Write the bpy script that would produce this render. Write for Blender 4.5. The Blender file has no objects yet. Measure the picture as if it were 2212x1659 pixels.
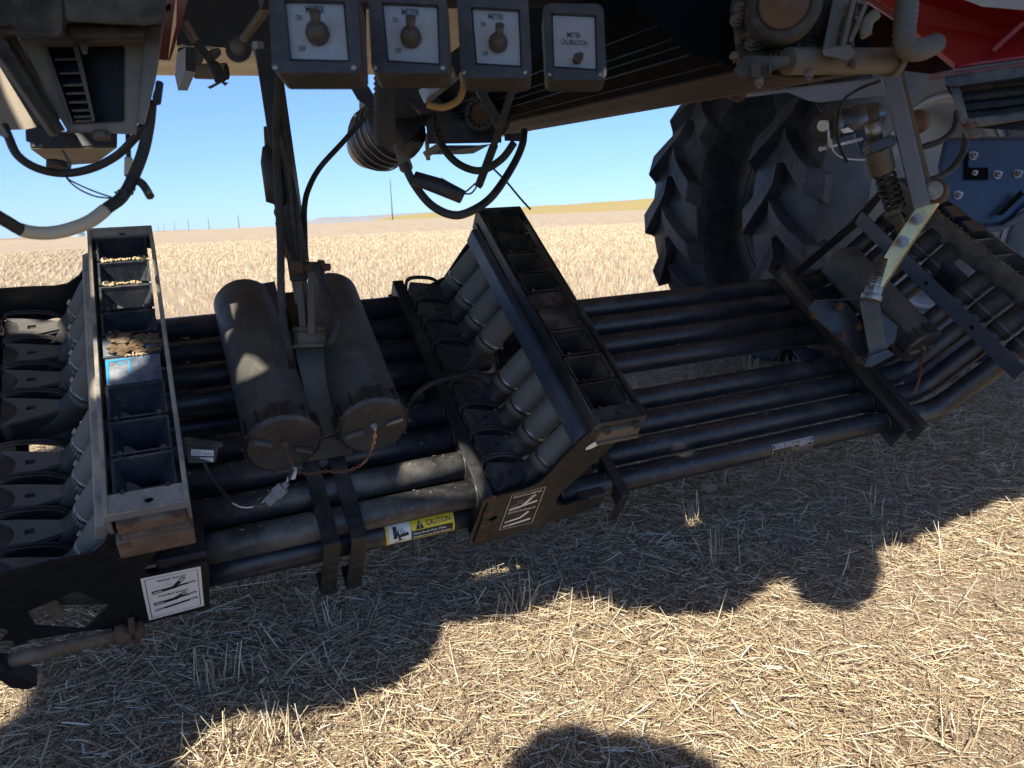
import bpy, math, random
import numpy as np
from mathutils import Vector as V, Matrix
from mathutils.geometry import tessellate_polygon
random.seed(7); rng = np.random.default_rng(11)
sc = bpy.context.scene; COL = sc.collection
# ------------------------------------------------------------------ camera, world, sun, exposure
FPX = 1620.0; CAMH = 1.1
pit = math.radians(12.0); rol = math.radians(2.0)
Fw = V((0, math.cos(pit), -math.sin(pit))); r0 = V((1, 0, 0)); u0 = V((0, math.sin(pit), math.cos(pit)))
Rt = r0*math.cos(rol) - u0*math.sin(rol); Up = r0*math.sin(rol) + u0*math.cos(rol)
CP = V((0, 0, CAMH))
cd = bpy.data.cameras.new('camera'); cam = bpy.data.objects.new('camera', cd); COL.objects.link(cam)
m = Matrix((Rt, Up, -Fw)).transposed().to_4x4(); m.translation = CP; cam.matrix_world = m
cd.sensor_width = 36; cd.lens = 36*FPX/2212; cd.clip_start = .05; cd.clip_end = 9000
cd.dof.use_dof = True; cd.dof.focus_distance = 2.1; cd.dof.aperture_fstop = 7.0
sc.camera = cam
SUN_EL = math.radians(43); tr = math.radians(19)          # light travels away from the camera, slightly right
hd = V((math.sin(tr), math.cos(tr), 0))
LD = V((hd.x*math.cos(SUN_EL), hd.y*math.cos(SUN_EL), -math.sin(SUN_EL)))
w = bpy.data.worlds.new('World'); sc.world = w; w.use_nodes = True; nt = w.node_tree
sky = nt.nodes.new('ShaderNodeTexSky'); sky.sky_type = 'NISHITA'; sky.sun_disc = False
sky.sun_elevation = SUN_EL; sky.sun_rotation = math.atan2(-hd.x, -hd.y)
sky.air_density = 1.0; sky.dust_density = .25; sky.ozone_density = 2.2; sky.altitude = 600
bg = nt.nodes['Background']; gam = nt.nodes.new('ShaderNodeGamma'); gam.inputs[1].default_value = .7; nt.links.new(sky.outputs[0], gam.inputs[0])
tint = nt.nodes.new('ShaderNodeMix'); tint.data_type = 'RGBA'; tint.blend_type = 'MULTIPLY'; tint.inputs[0].default_value = 1; tint.inputs[7].default_value = (.44, .63, .97, 1)
nt.links.new(gam.outputs[0], tint.inputs[6]); nt.links.new(tint.outputs[2], bg.inputs[0]); bg.inputs[1].default_value = .122
sd = bpy.data.lights.new('sun', 'SUN'); sd.energy = 4.15; sd.angle = math.radians(.53); sd.color = (1, .925, .79)
so = bpy.data.objects.new('sun', sd); COL.objects.link(so)
so.rotation_euler = LD.to_track_quat('-Z', 'Y').to_euler(); so.location = (0, -20, 30)
sc.view_settings.view_transform = 'Standard'; sc.view_settings.look = 'None'
sc.view_settings.exposure = 1.42; sc.view_settings.gamma = 1
sc.render.resolution_x = 1024; sc.render.resolution_y = 768

# ------------------------------------------------------------------ helpers
def P(u, v, z):                      # a point seen at (u,v) of the 2212x1659 view, z metres in front
    return CP + (Rt*((u-1106)/FPX) - Up*((v-829.5)/FPX) + Fw)*z
def camdir(x, y, z): return Rt*x - Up*y + Fw*z
def K(ox, oy, pts, s=2.0109): return [((ox+p[0]/s)*.54861, (oy+p[1]/s)*.54861) + tuple(p[2:]) for p in pts]
# manifold frame: t along the pipes, s across (to the front), n off the pipe plane
T = V((.91365598, .40577451, .02407913)); S = V((.33441521, -.71666334, -.61201318)); N = V((.23108272, -.56722192, .79048091))
O = CP + camdir(0, -.22237524, 2.51035135)
def M(t, s, n): return O + T*t + S*s + N*n
def hit(u, v, p0, nn):
    d = Rt*((u-1106)/FPX) - Up*((v-829.5)/FPX) + Fw
    return CP + d*((p0-CP).dot(nn)/d.dot(nn))
def Mn(u, v, n): return hit(u, v, M(0, 0, n), N)
def Ms(u, v, s): return hit(u, v, M(0, s, 0), S)
SK = [k*.08877 + (.0663 if k > 3 else 0) for k in range(8)]

def smooth(pts, n=8, closed=False):
    pts = [V(p) for p in pts]; out = []; L = len(pts)
    rngk = range(L if closed else L-1)
    for i in rngk:
        if closed: a, b, c, d = pts[(i-1) % L], pts[i], pts[(i+1) % L], pts[(i+2) % L]
        else:
            b, c = pts[i], pts[i+1]; a = pts[i-1] if i else b*2-c; d = pts[i+2] if i+2 < L else c*2-b
        for k in range(n):
            x = k/n
            out.append(.5*((2*b) + (c-a)*x + (2*a-5*b+4*c-d)*x*x + (3*b-a-3*c+d)*x**3))
    if not closed: out.append(pts[-1])
    return out
def perp(a):
    a = a.normalized(); b = a.cross(V((0, 0, 1)))
    if b.length < .1: b = a.cross(V((1, 0, 0)))
    b.normalize(); return b, a.cross(b).normalized()

class MB:
    def __init__(s): s.v = []; s.f = []; s.m = []; s.s = []; s.mi = 0; s.g = []; s.gi = 0; s.hold = 0
    def mat(s, i): s.mi = i; return s
    def add(s, vs, fs, sm=False):
        o = len(s.v); s.v += [V(p) for p in vs]
        if not s.hold: s.gi += 1
        for q in fs: s.f.append(tuple(i+o for i in q)); s.m.append(s.mi); s.s.append(sm); s.g.append(s.gi)
        return s
    def prism(s, pts, vec, holes=()):
        pts = [V(p) for p in pts]; vec = V(vec)
        if vec.cross(Fw).length < 1e-7*max(vec.length, 1e-9)+1e-9 and vec.dot(Fw) > 0:
            c_ = sum(pts, V((0, 0, 0)))/len(pts); vec = (c_-CP).normalized()*vec.length
        if not holes:
            n = len(pts); s.add(pts+[p+vec for p in pts], [tuple(range(n))[::-1], tuple(range(n, 2*n))] + [(i, (i+1) % n, n+(i+1) % n, n+i) for i in range(n)])
            return s
        loops = [pts]+[[V(p) for p in h] for h in holes]; tri = tessellate_polygon(loops)
        fl = [p for l in loops for p in l]; n = len(fl)
        fs = [tuple(t) for t in tri]+[tuple(i+n for i in t)[::-1] for t in tri]; o = 0
        for l in loops:
            k = len(l); fs += [(o+i, o+(i+1) % k, n+o+(i+1) % k, n+o+i) for i in range(k)]; o += k
        return s.add(fl+[p+vec for p in fl], fs)
    def hex8(s, a, b):   # two quads -> solid
        return s.add(list(a)+list(b), [(3, 2, 1, 0), (4, 5, 6, 7), (0, 1, 5, 4), (1, 2, 6, 5), (2, 3, 7, 6), (3, 0, 4, 7)])
    def mbox(s, t0, t1, s0, s1, n0, n1):
        q = lambda n: [M(t0, s0, n), M(t1, s0, n), M(t1, s1, n), M(t0, s1, n)]
        return s.hex8(q(n0), q(n1))
    def box(s, c, x, y, z):   # half-extent vectors
        c = V(c); x = V(x); y = V(y); z = V(z)
        return s.hex8([c-x-y-z, c+x-y-z, c+x+y-z, c-x+y-z], [c-x-y+z, c+x-y+z, c+x+y+z, c-x+y+z])
    def beam(s, a, b, wd, ht, up=None):
        a = V(a); b = V(b); d = (b-a).normalized()
        if up is None: x, y = perp(d)
        else: x = d.cross(V(up)).normalized(); y = x.cross(d).normalized()
        x *= wd/2; y *= ht/2
        return s.hex8([a-x-y, a+x-y, a+x+y, a-x+y], [b-x-y, b+x-y, b+x+y, b-x+y])
    def tube(s, path, r, seg=16, caps=True, closed=False):
        path = [V(p) for p in path]; L = len(path); rr = r if isinstance(r, (list, tuple)) else [r]*L
        vs = []; x = None
        for i, p in enumerate(path):
            if closed: tg = path[(i+1) % L]-path[i-1]
            else: tg = path[min(i+1, L-1)]-path[max(i-1, 0)]
            if tg.length < 1e-9: tg = path[-1]-path[0]
            tg.normalize()
            if x is None: x, y = perp(tg)
            else:
                x = (x-tg*x.dot(tg)); x.normalize(); y = tg.cross(x)
            for k in range(seg):
                a = 2*math.pi*k/seg; vs.append(p+(x*math.cos(a)+y*math.sin(a))*rr[i])
        fs = []
        for i in range(L if closed else L-1):
            j = (i+1) % L
            for k in range(seg):
                k2 = (k+1) % seg; fs.append((i*seg+k, i*seg+k2, j*seg+k2, j*seg+k))
        s.add(vs, fs, True)
        if caps and not closed:
            o = len(s.v)-len(vs); s.f.append(tuple(o+k for k in range(seg))[::-1]); s.f.append(tuple(o+(L-1)*seg+k for k in range(seg)))
            s.m += [s.mi]*2; s.s += [False]*2; s.g += [s.gi]*2
        return s
    def lathe(s, p, ax, prof, seg=28, smoo=True):
        p = V(p); ax = V(ax).normalized(); x, y = perp(ax); vs = []
        for a, r in prof:
            for k in range(seg):
                g = 2*math.pi*k/seg; vs.append(p+ax*a+(x*math.cos(g)+y*math.sin(g))*max(r, 1e-5))
        fs = [(i*seg+k, i*seg+(k+1) % seg, (i+1)*seg+(k+1) % seg, (i+1)*seg+k) for i in range(len(prof)-1) for k in range(seg)]
        return s.add(vs, fs, smoo)
    def cyl(s, a, b, r, seg=20, r2=None):
        a = V(a); b = V(b); s.tube([a, b], [r, r if r2 is None else r2], seg); return s
    def bolt(s, p, ax, r, h=None):
        ax = V(ax).normalized(); h = h or r*.9; p = V(p); s.gi += 1; s.hold = 1
        s.cyl(p, p+ax*h*.25, r*1.5, 18); s.tube([p+ax*h*.25, p+ax*h*1.1], r, 6); s.cyl(p+ax*h*1.1, p+ax*h*1.7, r*.5, 10); s.hold = 0; return s
    def spring(s, a, b, R, r, turns):
        a = V(a); b = V(b); d = b-a; x, y = perp(d); n = int(turns*14)
        return s.tube([a+d*(i/n)+(x*math.cos(i/14*2*math.pi)+y*math.sin(i/14*2*math.pi))*R for i in range(n+1)], r, 8)
    def chain(s, path, ln, r):
        pts = smooth(path, 30); acc = 0; last = pts[0]; odd = False
        for p in pts[1:]:
            if (p-last).length >= ln*.72:
                d = (p-last).normalized(); x, y = perp(d); side = x if odd else y; odd = not odd
                c = (p+last)/2
                lp = [c+d*math.cos(a)*ln*.5+side*math.sin(a)*ln*.3 for a in [i*math.pi/5 for i in range(10)]]
                s.tube(lp, r, 6, closed=True); last = p
        return s
    def conduit(s, path, r, pitch=.005, n=10, seg=12):
        pts = smooth(path, n); out = [pts[0]]
        ds = [0]
        for a, b in zip(pts, pts[1:]): ds.append(ds[-1]+(b-a).length)
        tot = ds[-1]; k = int(tot/(pitch/2)); res = []; j = 0
        for i in range(k+1):
            x = tot*i/k
            while j < len(ds)-2 and ds[j+1] < x: j += 1
            q = (x-ds[j])/max(ds[j+1]-ds[j], 1e-9); res.append(pts[j].lerp(pts[j+1], min(q, 1)))
        return s.tube(res, [r*(1 if i % 2 else .86) for i in range(len(res))], seg)
    def ico(s, c, r, seed=0, sc=(1, 1, 1)):
        rr = random.Random(seed); import bmesh
        bm = bmesh.new(); bmesh.ops.create_icosphere(bm, subdivisions=2, radius=1)
        vs = [V(c)+V((v.co.x*sc[0], v.co.y*sc[1], v.co.z*sc[2]))*r*rr.uniform(.75, 1.15) for v in bm.verts]
        fs = [tuple(v.index for v in f.verts) for f in bm.faces]; bm.free(); return s.add(vs, fs)
    def build(s, name, mats, parent=None, bevel=0, each=False, **kw):
        if each:
            for gi in sorted(set(s.g)):
                q = MB(); ix = [i for i, g_ in enumerate(s.g) if g_ == gi]; us = sorted({v for i in ix for v in s.f[i]}); mp_ = {v: j for j, v in enumerate(us)}
                q.v = [s.v[v] for v in us]; q.f = [tuple(mp_[v] for v in s.f[i]) for i in ix]; q.m = [s.m[i] for i in ix]; q.s = [s.s[i] for i in ix]; o = q.build(name, mats, parent, bevel, **kw)
            return o
        mats = mats if isinstance(mats, (list, tuple)) else [mats]
        off = V((0, 0, 0)); q = parent
        while q is not None: off += q.location; q = q.parent
        me = bpy.data.meshes.new(name)
        me.from_pydata([tuple(p-off) for p in s.v], [], s.f)
        me.polygons.foreach_set('material_index', s.m); me.polygons.foreach_set('use_smooth', s.s)
        for x in mats: me.materials.append(x)
        o = bpy.data.objects.new(name, me); COL.objects.link(o); o.parent = parent
        if bevel:
            b = o.modifiers.new('bevel', 'BEVEL'); b.width = bevel; b.segments = 2; b.limit_method = 'ANGLE'; b.angle_limit = math.radians(40)
            b.harden_normals = False
        return tag(o, **kw)
def tag(o, label=None, cat=None, group=None, kind=None):
    if label: o['label'] = label
    if cat: o['category'] = cat
    if group: o['group'] = group
    if kind: o['kind'] = kind
    return o
def thing(name, loc, label, cat, group=None):
    e = bpy.data.objects.new(name, None); COL.objects.link(e); e.location = loc; e.empty_display_size = .05
    return tag(e, label, cat, group)

# ------------------------------------------------------------------ materials
def mat(name, col, rough=.5, metal=0, dust=None, rust=None, bump=0, bscale=60, spec=.5, coat=0, var=.15, flat=None):
    """dust=(colour, amount 0..1, scale); rust=(amount, scale)"""
    mt = bpy.data.materials.new(name); mt.use_nodes = True; n = mt.node_tree.nodes; l = mt.node_tree.links
    b = n['Principled BSDF']; b.inputs['Metallic'].default_value = metal; b.inputs['Specular IOR Level'].default_value = spec
    if coat: b.inputs['Coat Weight'].default_value = coat; b.inputs['Coat Roughness'].default_value = .25
    tc = n.new('ShaderNodeTexCoord'); co = tc.outputs['Object']
    def noise(sc_, det=5, ro=.6):
        x = n.new('ShaderNodeTexNoise'); x.inputs['Scale'].default_value = sc_; x.inputs['Detail'].default_value = det
        x.inputs['Roughness'].default_value = ro; l.new(co, x.inputs['Vector']); return x.outputs['Fac']
    def ramp(f, a, c):
        x = n.new('ShaderNodeMapRange'); x.inputs[1].default_value = a; x.inputs[2].default_value = c; x.clamp = True
        l.new(f, x.inputs[0]); return x.outputs[0]
    def mix(f, A, B):
        x = n.new('ShaderNodeMix'); x.data_type = 'RGBA'
        l.new(f, x.inputs[0])
        for i, q in ((6, A), (7, B)):
            if isinstance(q, tuple): x.inputs[i].default_value = (*q, 1)
            else: l.new(q, x.inputs[i])
        return x.outputs[2]
    def math_(op, a, c):
        x = n.new('ShaderNodeMath'); x.operation = op
        for i, q in enumerate((a, c)):
            if isinstance(q, (int, float)): x.inputs[i].default_value = q
            else: l.new(q, x.inputs[i])
        x.use_clamp = True
        return x.outputs[0]
    c = mix(ramp(noise(3.7, 3), .35, .65), tuple(max(0, x*(1-var)) for x in col), tuple(x*(1+var) for x in col))
    rg = math_('ADD', math_('MULTIPLY', ramp(noise(22), .3, .7), .16), rough-.08)
    if dust:
        dc, am, ds = dust
        f = ramp(noise(ds, 9, .68), .66-.42*am, .86-.34*am)
        g = n.new('ShaderNodeNewGeometry'); sx = n.new('ShaderNodeSeparateXYZ'); l.new(g.outputs['Normal'], sx.inputs[0])
        upf = ramp(sx.outputs[2], -.4, .9)
        f = math_('MULTIPLY', f, math_('ADD', math_('MULTIPLY', upf, .6), .4))
        f2 = math_('MULTIPLY', ramp(noise(ds*9, 6, .7), .5, .72), .5*am)
        f = math_('MAXIMUM', math_('MULTIPLY', f, min(1, am*1.35)), f2)
        c = mix(f, c, dc); rg = math_('ADD', rg, math_('MULTIPLY', f, .4))
    if rust:
        am, rs = rust
        f = ramp(noise(rs, 8, .72), .72-.35*am, .80-.33*am)
        rc = mix(ramp(noise(rs*6), .35, .65), (.045, .018, .009), (.2, .085, .035))
        c = mix(f, c, rc); rg = math_('ADD', rg, math_('MULTIPLY', f, .5))
    l.new(c, b.inputs['Base Color']); l.new(rg, b.inputs['Roughness'])
    if bump:
        bp = n.new('ShaderNodeBump'); bp.inputs['Strength'].default_value = bump; bp.inputs['Distance'].default_value = .004
        l.new(noise(bscale, 8, .65), bp.inputs['Height']); l.new(bp.outputs[0], b.inputs['Normal'])
    return mt
DUST = (.165, .143, .115); TAN = (.25, .21, .155)
DECKM = mat('dusty_deck_underside_bounce', (.55, .48, .38), .8, dust=((.34, .27, .19), .5, 4), bump=.1)  # beige lightened so the deck bounces more light into the shade
BLK = mat('black_paint', (.009, .010, .013), .42, dust=(DUST, .22, 5), bump=.04, bscale=180, spec=.5)
BLK2 = mat('black_pipe_paint', (.014, .016, .022), .38, dust=((.20, .18, .15), .36, 4), bump=.06, bscale=240)
PLT = mat('side_plate_black', (.006, .0065, .008), .5, dust=(DUST, .16, 7), rust=(.10, 7), bump=.06, bscale=150, spec=.3)
BLKD = mat('black_paint_dusty', (.010, .011, .013), .48, dust=(DUST, .36, 6), rust=(.12, 9), bump=.08, bscale=140)
TAN2 = mat('brown_dusty_frame', (.17, .135, .095), .6, dust=((.27, .215, .15), .5, 8), bump=.2)
BRUST = mat('black_paint_rusty_edges', (.02, .02, .024), .55, dust=(TAN, .62, 9), rust=(.42, 13), bump=.25, bscale=90)
HDR1 = mat('bluegrey_worn_steel', (.09, .095, .115), .55, dust=((.38, .32, .235), .85, 10), rust=(.26, 14), bump=.25, bscale=110)
HDR2 = mat('bluegrey_paint', (.035, .045, .068), .45, dust=(DUST, .35, 7), bump=.06, bscale=160)
FUN1 = mat('funnel_blue_black', (.016, .022, .032), .42, dust=((.2, .185, .16), .45, 12), bump=.1)
FUN2 = mat('funnel_dark_brown', (.014, .011, .010), .5, dust=((.16, .11, .07), .55, 14), bump=.1)
BLUE = mat('chipped_bright_blue_paint', (.02, .12, .27), .4, dust=((.03, .035, .05), .7, 24))
LID1 = mat('worn_blue_black_lid_sun_paled', (.04, .065, .10), .38, dust=((.36, .36, .36), .55, 9), rust=(.05, 9), bump=.06)  # pale grey tone also stands in for the sun patch on the lid
HOSE = mat('grey_rubber_hose', (.125, .12, .108), .75, dust=(DUST, .3, 6), bump=.08, bscale=220, spec=.3)
BLK3 = mat('dusty_pipe_paint_sun_lightened', (.030, .030, .031), .42, dust=((.36, .33, .28), .42, 5), bump=.1, bscale=160)  # dust made heavier and paler to brighten the sunlit front pipes
PVC = mat('dusty_black_plastic_tube', (.062, .058, .052), .55, dust=((.20, .18, .15), .6, 3), bump=.05, bscale=160, spec=.35)
CAPM = mat('black_plastic_cap', (.016, .017, .02), .42, dust=(DUST, .5, 9), bump=.05)
CAST = mat('cast_dark_valve', (.018, .018, .020), .58, dust=(DUST, .42, 9), bump=.22, bscale=150)
CAST2 = mat('grey_plastic_valve_cover', (.085, .08, .072), .6, dust=(DUST, .4, 9), bump=.1, bscale=150)
STEEL = mat('zinc_steel', (.33, .32, .30), .42, .9, dust=(DUST, .5, 14), bump=.05)
RUST = mat('rusty_steel', (.10, .056, .035), .85, 0, dust=(TAN, .35, 14), bump=.5, bscale=120, spec=.2)
RDUST = mat('rusty_rod', (.11, .065, .04), .75, 0, dust=(TAN, .6, 18), rust=(.5, 22), bump=.4, bscale=120, spec=.3)
GOLD = mat('yellow_zinc_plate', (.62, .50, .24), .38, .85, dust=((.16, .14, .11), .62, 8), bump=.05)
RUB = mat('black_rubber', (.018, .017, .016), .6, dust=(DUST, .42, 8), bump=.08, spec=.35)
TYRE = mat('weathered_tyre_rubber', (.030, .036, .050), .42, dust=((.19, .20, .22), .5, 3.2), bump=.35, bscale=42, spec=.35)
RIM = mat('pale_grey_rim_paint', (.20, .205, .215), .45, dust=(DUST, .3, 5))
TBLUE = mat('dark_blue_tractor_paint', (.012, .032, .075), .35, dust=(DUST, .2, 4), bump=.03)
RED = mat('red_tank_paint', (.32, .008, .010), .38, dust=(DUST, .14, 4), bump=.03)
DRED = mat('dull_red_painted_steel', (.16, .022, .018), .5, dust=(TAN, .5, 12), rust=(.2, 10), bump=.1)
BEIGE = mat('dusty_beige_underside', (.30, .255, .195), .7, dust=((.15, .12, .085), .5, 5), bump=.12)
DKBR = mat('dirty_dark_housing', (.030, .024, .018), .7, dust=(TAN, .45, 7), rust=(.14, 7), bump=.3, bscale=60, spec=.2)
TANM = mat('dusty_tan_metal', (.10, .08, .058), .6, .2, dust=((.26, .21, .14), .5, 9), bump=.2)
ALU = mat('dull_aluminium', (.42, .43, .45), .4, .8, dust=(DUST, .3, 10), bump=.05)
SLEEVE = mat('beige_hose_sleeve', (.42, .36, .26), .7, dust=(DUST, .2, 12), bump=.1)
WHITE = mat('white_label', (.72, .70, .66), .5, dust=((.35, .28, .2), .18, 20), var=.04)
KNOB = mat('dusty_brown_switch_knob', (.06, .045, .033), .7, dust=(TAN, .3, 30), rust=(.3, 30), bump=.3)
PANEL = mat('grubby_white_switch_panel', (.34, .33, .31), .5, dust=((.22, .13, .075), .40, 16), var=.05)
INK = mat('black_ink', (.012, .012, .014), .5, var=0)
FADE = mat('faded_grey_ink', (.42, .41, .39), .5, var=0)
YEL = mat('caution_yellow', (.78, .56, .02), .42, dust=(DUST, .1, 20), var=.04)
SWBOX = mat('grey_black_switch_box', (.030, .029, .029), .5, dust=(DUST, .5, 10), bump=.06)
YHOSE = mat('yellow_brown_hose', (.32, .18, .045), .5, dust=(DUST, .2, 15))
MUD = mat('dried_mud', (.12, .078, .045), .95, dust=(TAN, .5, 30), bump=.9, bscale=90, spec=.1)
CHAFF = mat('caked_grain_dust', (.50, .38, .22), .95, bump=.8, bscale=160, spec=.1)
WIRE = mat('blue_black_wire', (.02, .018, .05), .5, var=0)
WWIRE = mat('white_wire', (.6, .58, .54), .5, var=0)
CONN = mat('grey_connector', (.16, .16, .155), .5, dust=(DUST, .3, 20))
CHAINM = mat('rusty_chain', (.16, .07, .035), .7, .3, dust=(TAN, .3, 30), spec=.4)
HOLE = mat('dark_hollow', (.003, .003, .004), .9, var=0, spec=.1)
LITCAST = mat('orange_rust_disc', (.11, .052, .022), .6, .3, dust=((.05, .035, .025), .5, 6), bump=.2)
WOODM = mat('weathered_wood', (.10, .08, .065), .9)
GALV = mat('galvanised_bin_sheet', (.62, .66, .68), .35, .7, var=.05)

# decal drawing on any surface: fn(a,b,h) -> world point, a,b in 0..1, h height off surface
class Decal:
    def __init__(s, fn, W, H): s.fn = fn; s.W = W; s.H = H; s.mb = MB()
    def rect(s, a0, b0, a1, b1, h=.0006, mi=0, n=5):
        s.mb.mat(mi); vs = []; fs = []
        for i in range(n+1):
            for j in range(2): vs.append(s.fn(a0+(a1-a0)*j, b0+(b1-b0)*i/n, h))
        for i in range(n): fs.append((2*i, 2*i+1, 2*i+3, 2*i+2))
        s.mb.add(vs, fs)
    def poly(s, pts, h, mi): s.mb.mat(mi).add([s.fn(a, b, h) for a, b in pts], [tuple(range(len(pts)))])
    def line(s, a0, b0, a1, b1, wd, h, mi):
        dx = (a1-a0)*s.W; dy = (b1-b0)*s.H; L = math.hypot(dx, dy) or 1; nx = -dy/L*wd/2/s.W; ny = dx/L*wd/2/s.H
        n = 4; vs = []
        for i in range(n+1):
            a = a0+(a1-a0)*i/n; b = b0+(b1-b0)*i/n; vs += [s.fn(a-nx, b-ny, h), s.fn(a+nx, b+ny, h)]
        s.mb.mat(mi).add(vs, [(2*i, 2*i+1, 2*i+3, 2*i+2) for i in range(n)])
    def frame(s, a0, b0, a1, b1, wd, h, mi):
        for q in ((a0, b0, a1, b0), (a1, b0, a1, b1), (a1, b1, a0, b1), (a0, b1, a0, b0)): s.line(*q, wd, h, mi)
    def text(s, txt, a, b, hgt, h=.0012, mi=0, cw=None, align='CENTER', bold=.012):
        cu = bpy.data.curves.new('t', 'FONT'); cu.body = txt; cu.size = 1; cu.align_x = 'LEFT'; cu.resolution_u = 2; cu.offset = bold
        ob = bpy.data.objects.new('t', cu); COL.objects.link(ob); bpy.context.view_layer.update()
        me = ob.evaluated_get(bpy.context.evaluated_depsgraph_get()).to_mesh()
        vs = [v.co.copy() for v in me.vertices]; fs = [tuple(p.vertices) for p in me.polygons]; ob.to_mesh_clear()
        bpy.data.objects.remove(ob); bpy.data.curves.remove(cu)
        if not vs: return
        w_ = max(v.x for v in vs); sx = (cw/w_) if cw else hgt/.72; sy = hgt/.72
        a_ = a - (w_*sx/s.W/2 if align == 'CENTER' else 0)
        s.mb.mat(mi).add([s.fn(a_+v.x*sx/s.W, b-(v.y-.36)*sy/s.H, h) for v in vs], fs)
def flatfn(tl, tr_, br, bl, nrm):
    def fn(a, b, h):
        return (tl*(1-a)+tr_*a)*(1-b)+(bl*(1-a)+br*a)*b+nrm*h
    return fn

# ------------------------------------------------------------------ terrain
def ssm(x): x = max(0., min(1., x)); return x*x*(3-2*x)
def hyps(u):   # horizon pixel of eye level at column u
    return 829.5 - FPX*math.tan(pit) + 0  # at centre
def azu(az):
    d = V((math.sin(az), math.cos(az), 0)); z = d.dot(Fw); return 1106+FPX*d.dot(Rt)/z
EDGE = [(-300, 3), (0, 6), (200, 8), (340, 12), (600, 15), (823, 20), (1106, 22), (1423, 22.5), (2300, 24)]
def interp(tab, x):
    if x <= tab[0][0]: return tab[0][1]
    for (a, b), (c, d) in zip(tab, tab[1:]):
        if x <= c: return b+(d-b)*(x-a)/(c-a)
    return tab[-1][1]
DEDGE = 230.0
def terr(x, y):
    r = math.hypot(x, y); az = math.atan2(x, y)
    if abs(az) > 1.2: e = 0
    else:
        e = (interp(EDGE, azu(az))/FPX*DEDGE+CAMH-.3)
    if r < 14: return 0
    if r <= DEDGE: return e*((r-14)/(DEDGE-14))**1.15
    return e-(r-DEDGE)*.02
g = MB(); AZ = [math.radians(a) for a in np.linspace(-75, 75, 151)]
rad = [0.01, .5, 1, 1.5, 2, 3, 4, 5, 6, 8, 10, 12, 14, 18, 24, 32, 42, 55, 70, 90, 115, 140, 165, 190, 210, 222, 230, 240, 260, 300]
vs = []; fs = []
for r_ in rad:
    for a in AZ: x = r_*math.sin(a); y = r_*math.cos(a)-1; vs.append((x, y, terr(x, y)))
nA = len(AZ)
for i in range(len(rad)-1):
    for k in range(nA-1): fs.append((i*nA+k, i*nA+k+1, (i+1)*nA+k+1, (i+1)*nA+k))
g.add(vs, fs, True)
gm = bpy.data.materials.new('stubble_field_soil'); gm.use_nodes = True; n = gm.node_tree.nodes; l = gm.node_tree.links; b = n['Principled BSDF']
tc = n.new('ShaderNodeNewGeometry')
def NZ(scale, det=6, ro=.6, vec=None):
    x = n.new('ShaderNodeTexNoise'); x.inputs['Scale'].default_value = scale; x.inputs['Detail'].default_value = det; x.inputs['Roughness'].default_value = ro
    l.new(vec or tc.outputs['Position'], x.inputs['Vector']); return x.outputs['Fac']
def RP(f, stops):
    x = n.new('ShaderNodeValToRGB'); l.new(f, x.inputs[0]); e = x.color_ramp.elements
    while len(e) < len(stops): e.new(.5)
    for q, (p_, c_) in zip(e, stops): q.position = p_; q.color = (*c_, 1)
    return x.outputs[0]
soil = RP(NZ(14, 10, .7), [(.3, (.22, .165, .115)), (.7, (.40, .31, .215))])
mp = n.new('ShaderNodeMapping'); mp.inputs['Rotation'].default_value = (0, 0, math.radians(-28)); mp.inputs['Scale'].default_value = (3.4, .12, 1)
l.new(tc.outputs['Position'], mp.inputs['Vector'])
rows = NZ(1.0, 5, .6, mp.outputs[0])
far = RP(rows, [(.3, (.31, .25, .175)), (.52, (.41, .34, .25)), (.72, (.52, .45, .34))])
fine = RP(NZ(9, 8, .8), [(.25, (.55, .5, .44)), (.75, (1.15, 1.12, 1.08))])
mm = n.new('ShaderNodeMix'); mm.data_type = 'RGBA'; mm.blend_type = 'MULTIPLY'; mm.inputs[0].default_value = 1; l.new(far, mm.inputs[6]); l.new(fine, mm.inputs[7])
ln = n.new('ShaderNodeVectorMath'); ln.operation = 'LENGTH'; l.new(tc.outputs['Position'], ln.inputs[0])
mr = n.new('ShaderNodeMapRange'); mr.inputs[1].default_value = 7; mr.inputs[2].default_value = 22; l.new(ln.outputs['Value'], mr.inputs[0])
mx = n.new('ShaderNodeMix'); mx.data_type = 'RGBA'; l.new(mr.outputs[0], mx.inputs[0]); l.new(soil, mx.inputs[6]); l.new(mm.outputs[2], mx.inputs[7])
l.new(mx.outputs[2], b.inputs['Base Color']); b.inputs['Roughness'].default_value = .95; b.inputs['Specular IOR Level'].default_value = .15
bp = n.new('ShaderNodeBump'); bp.inputs['Strength'].default_value = .8; bp.inputs['Distance'].default_value = .03; l.new(NZ(26, 10, .75), bp.inputs['Height']); l.new(bp.outputs[0], b.inputs['Normal'])
g.build('ground', gm, kind='structure')

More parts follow.
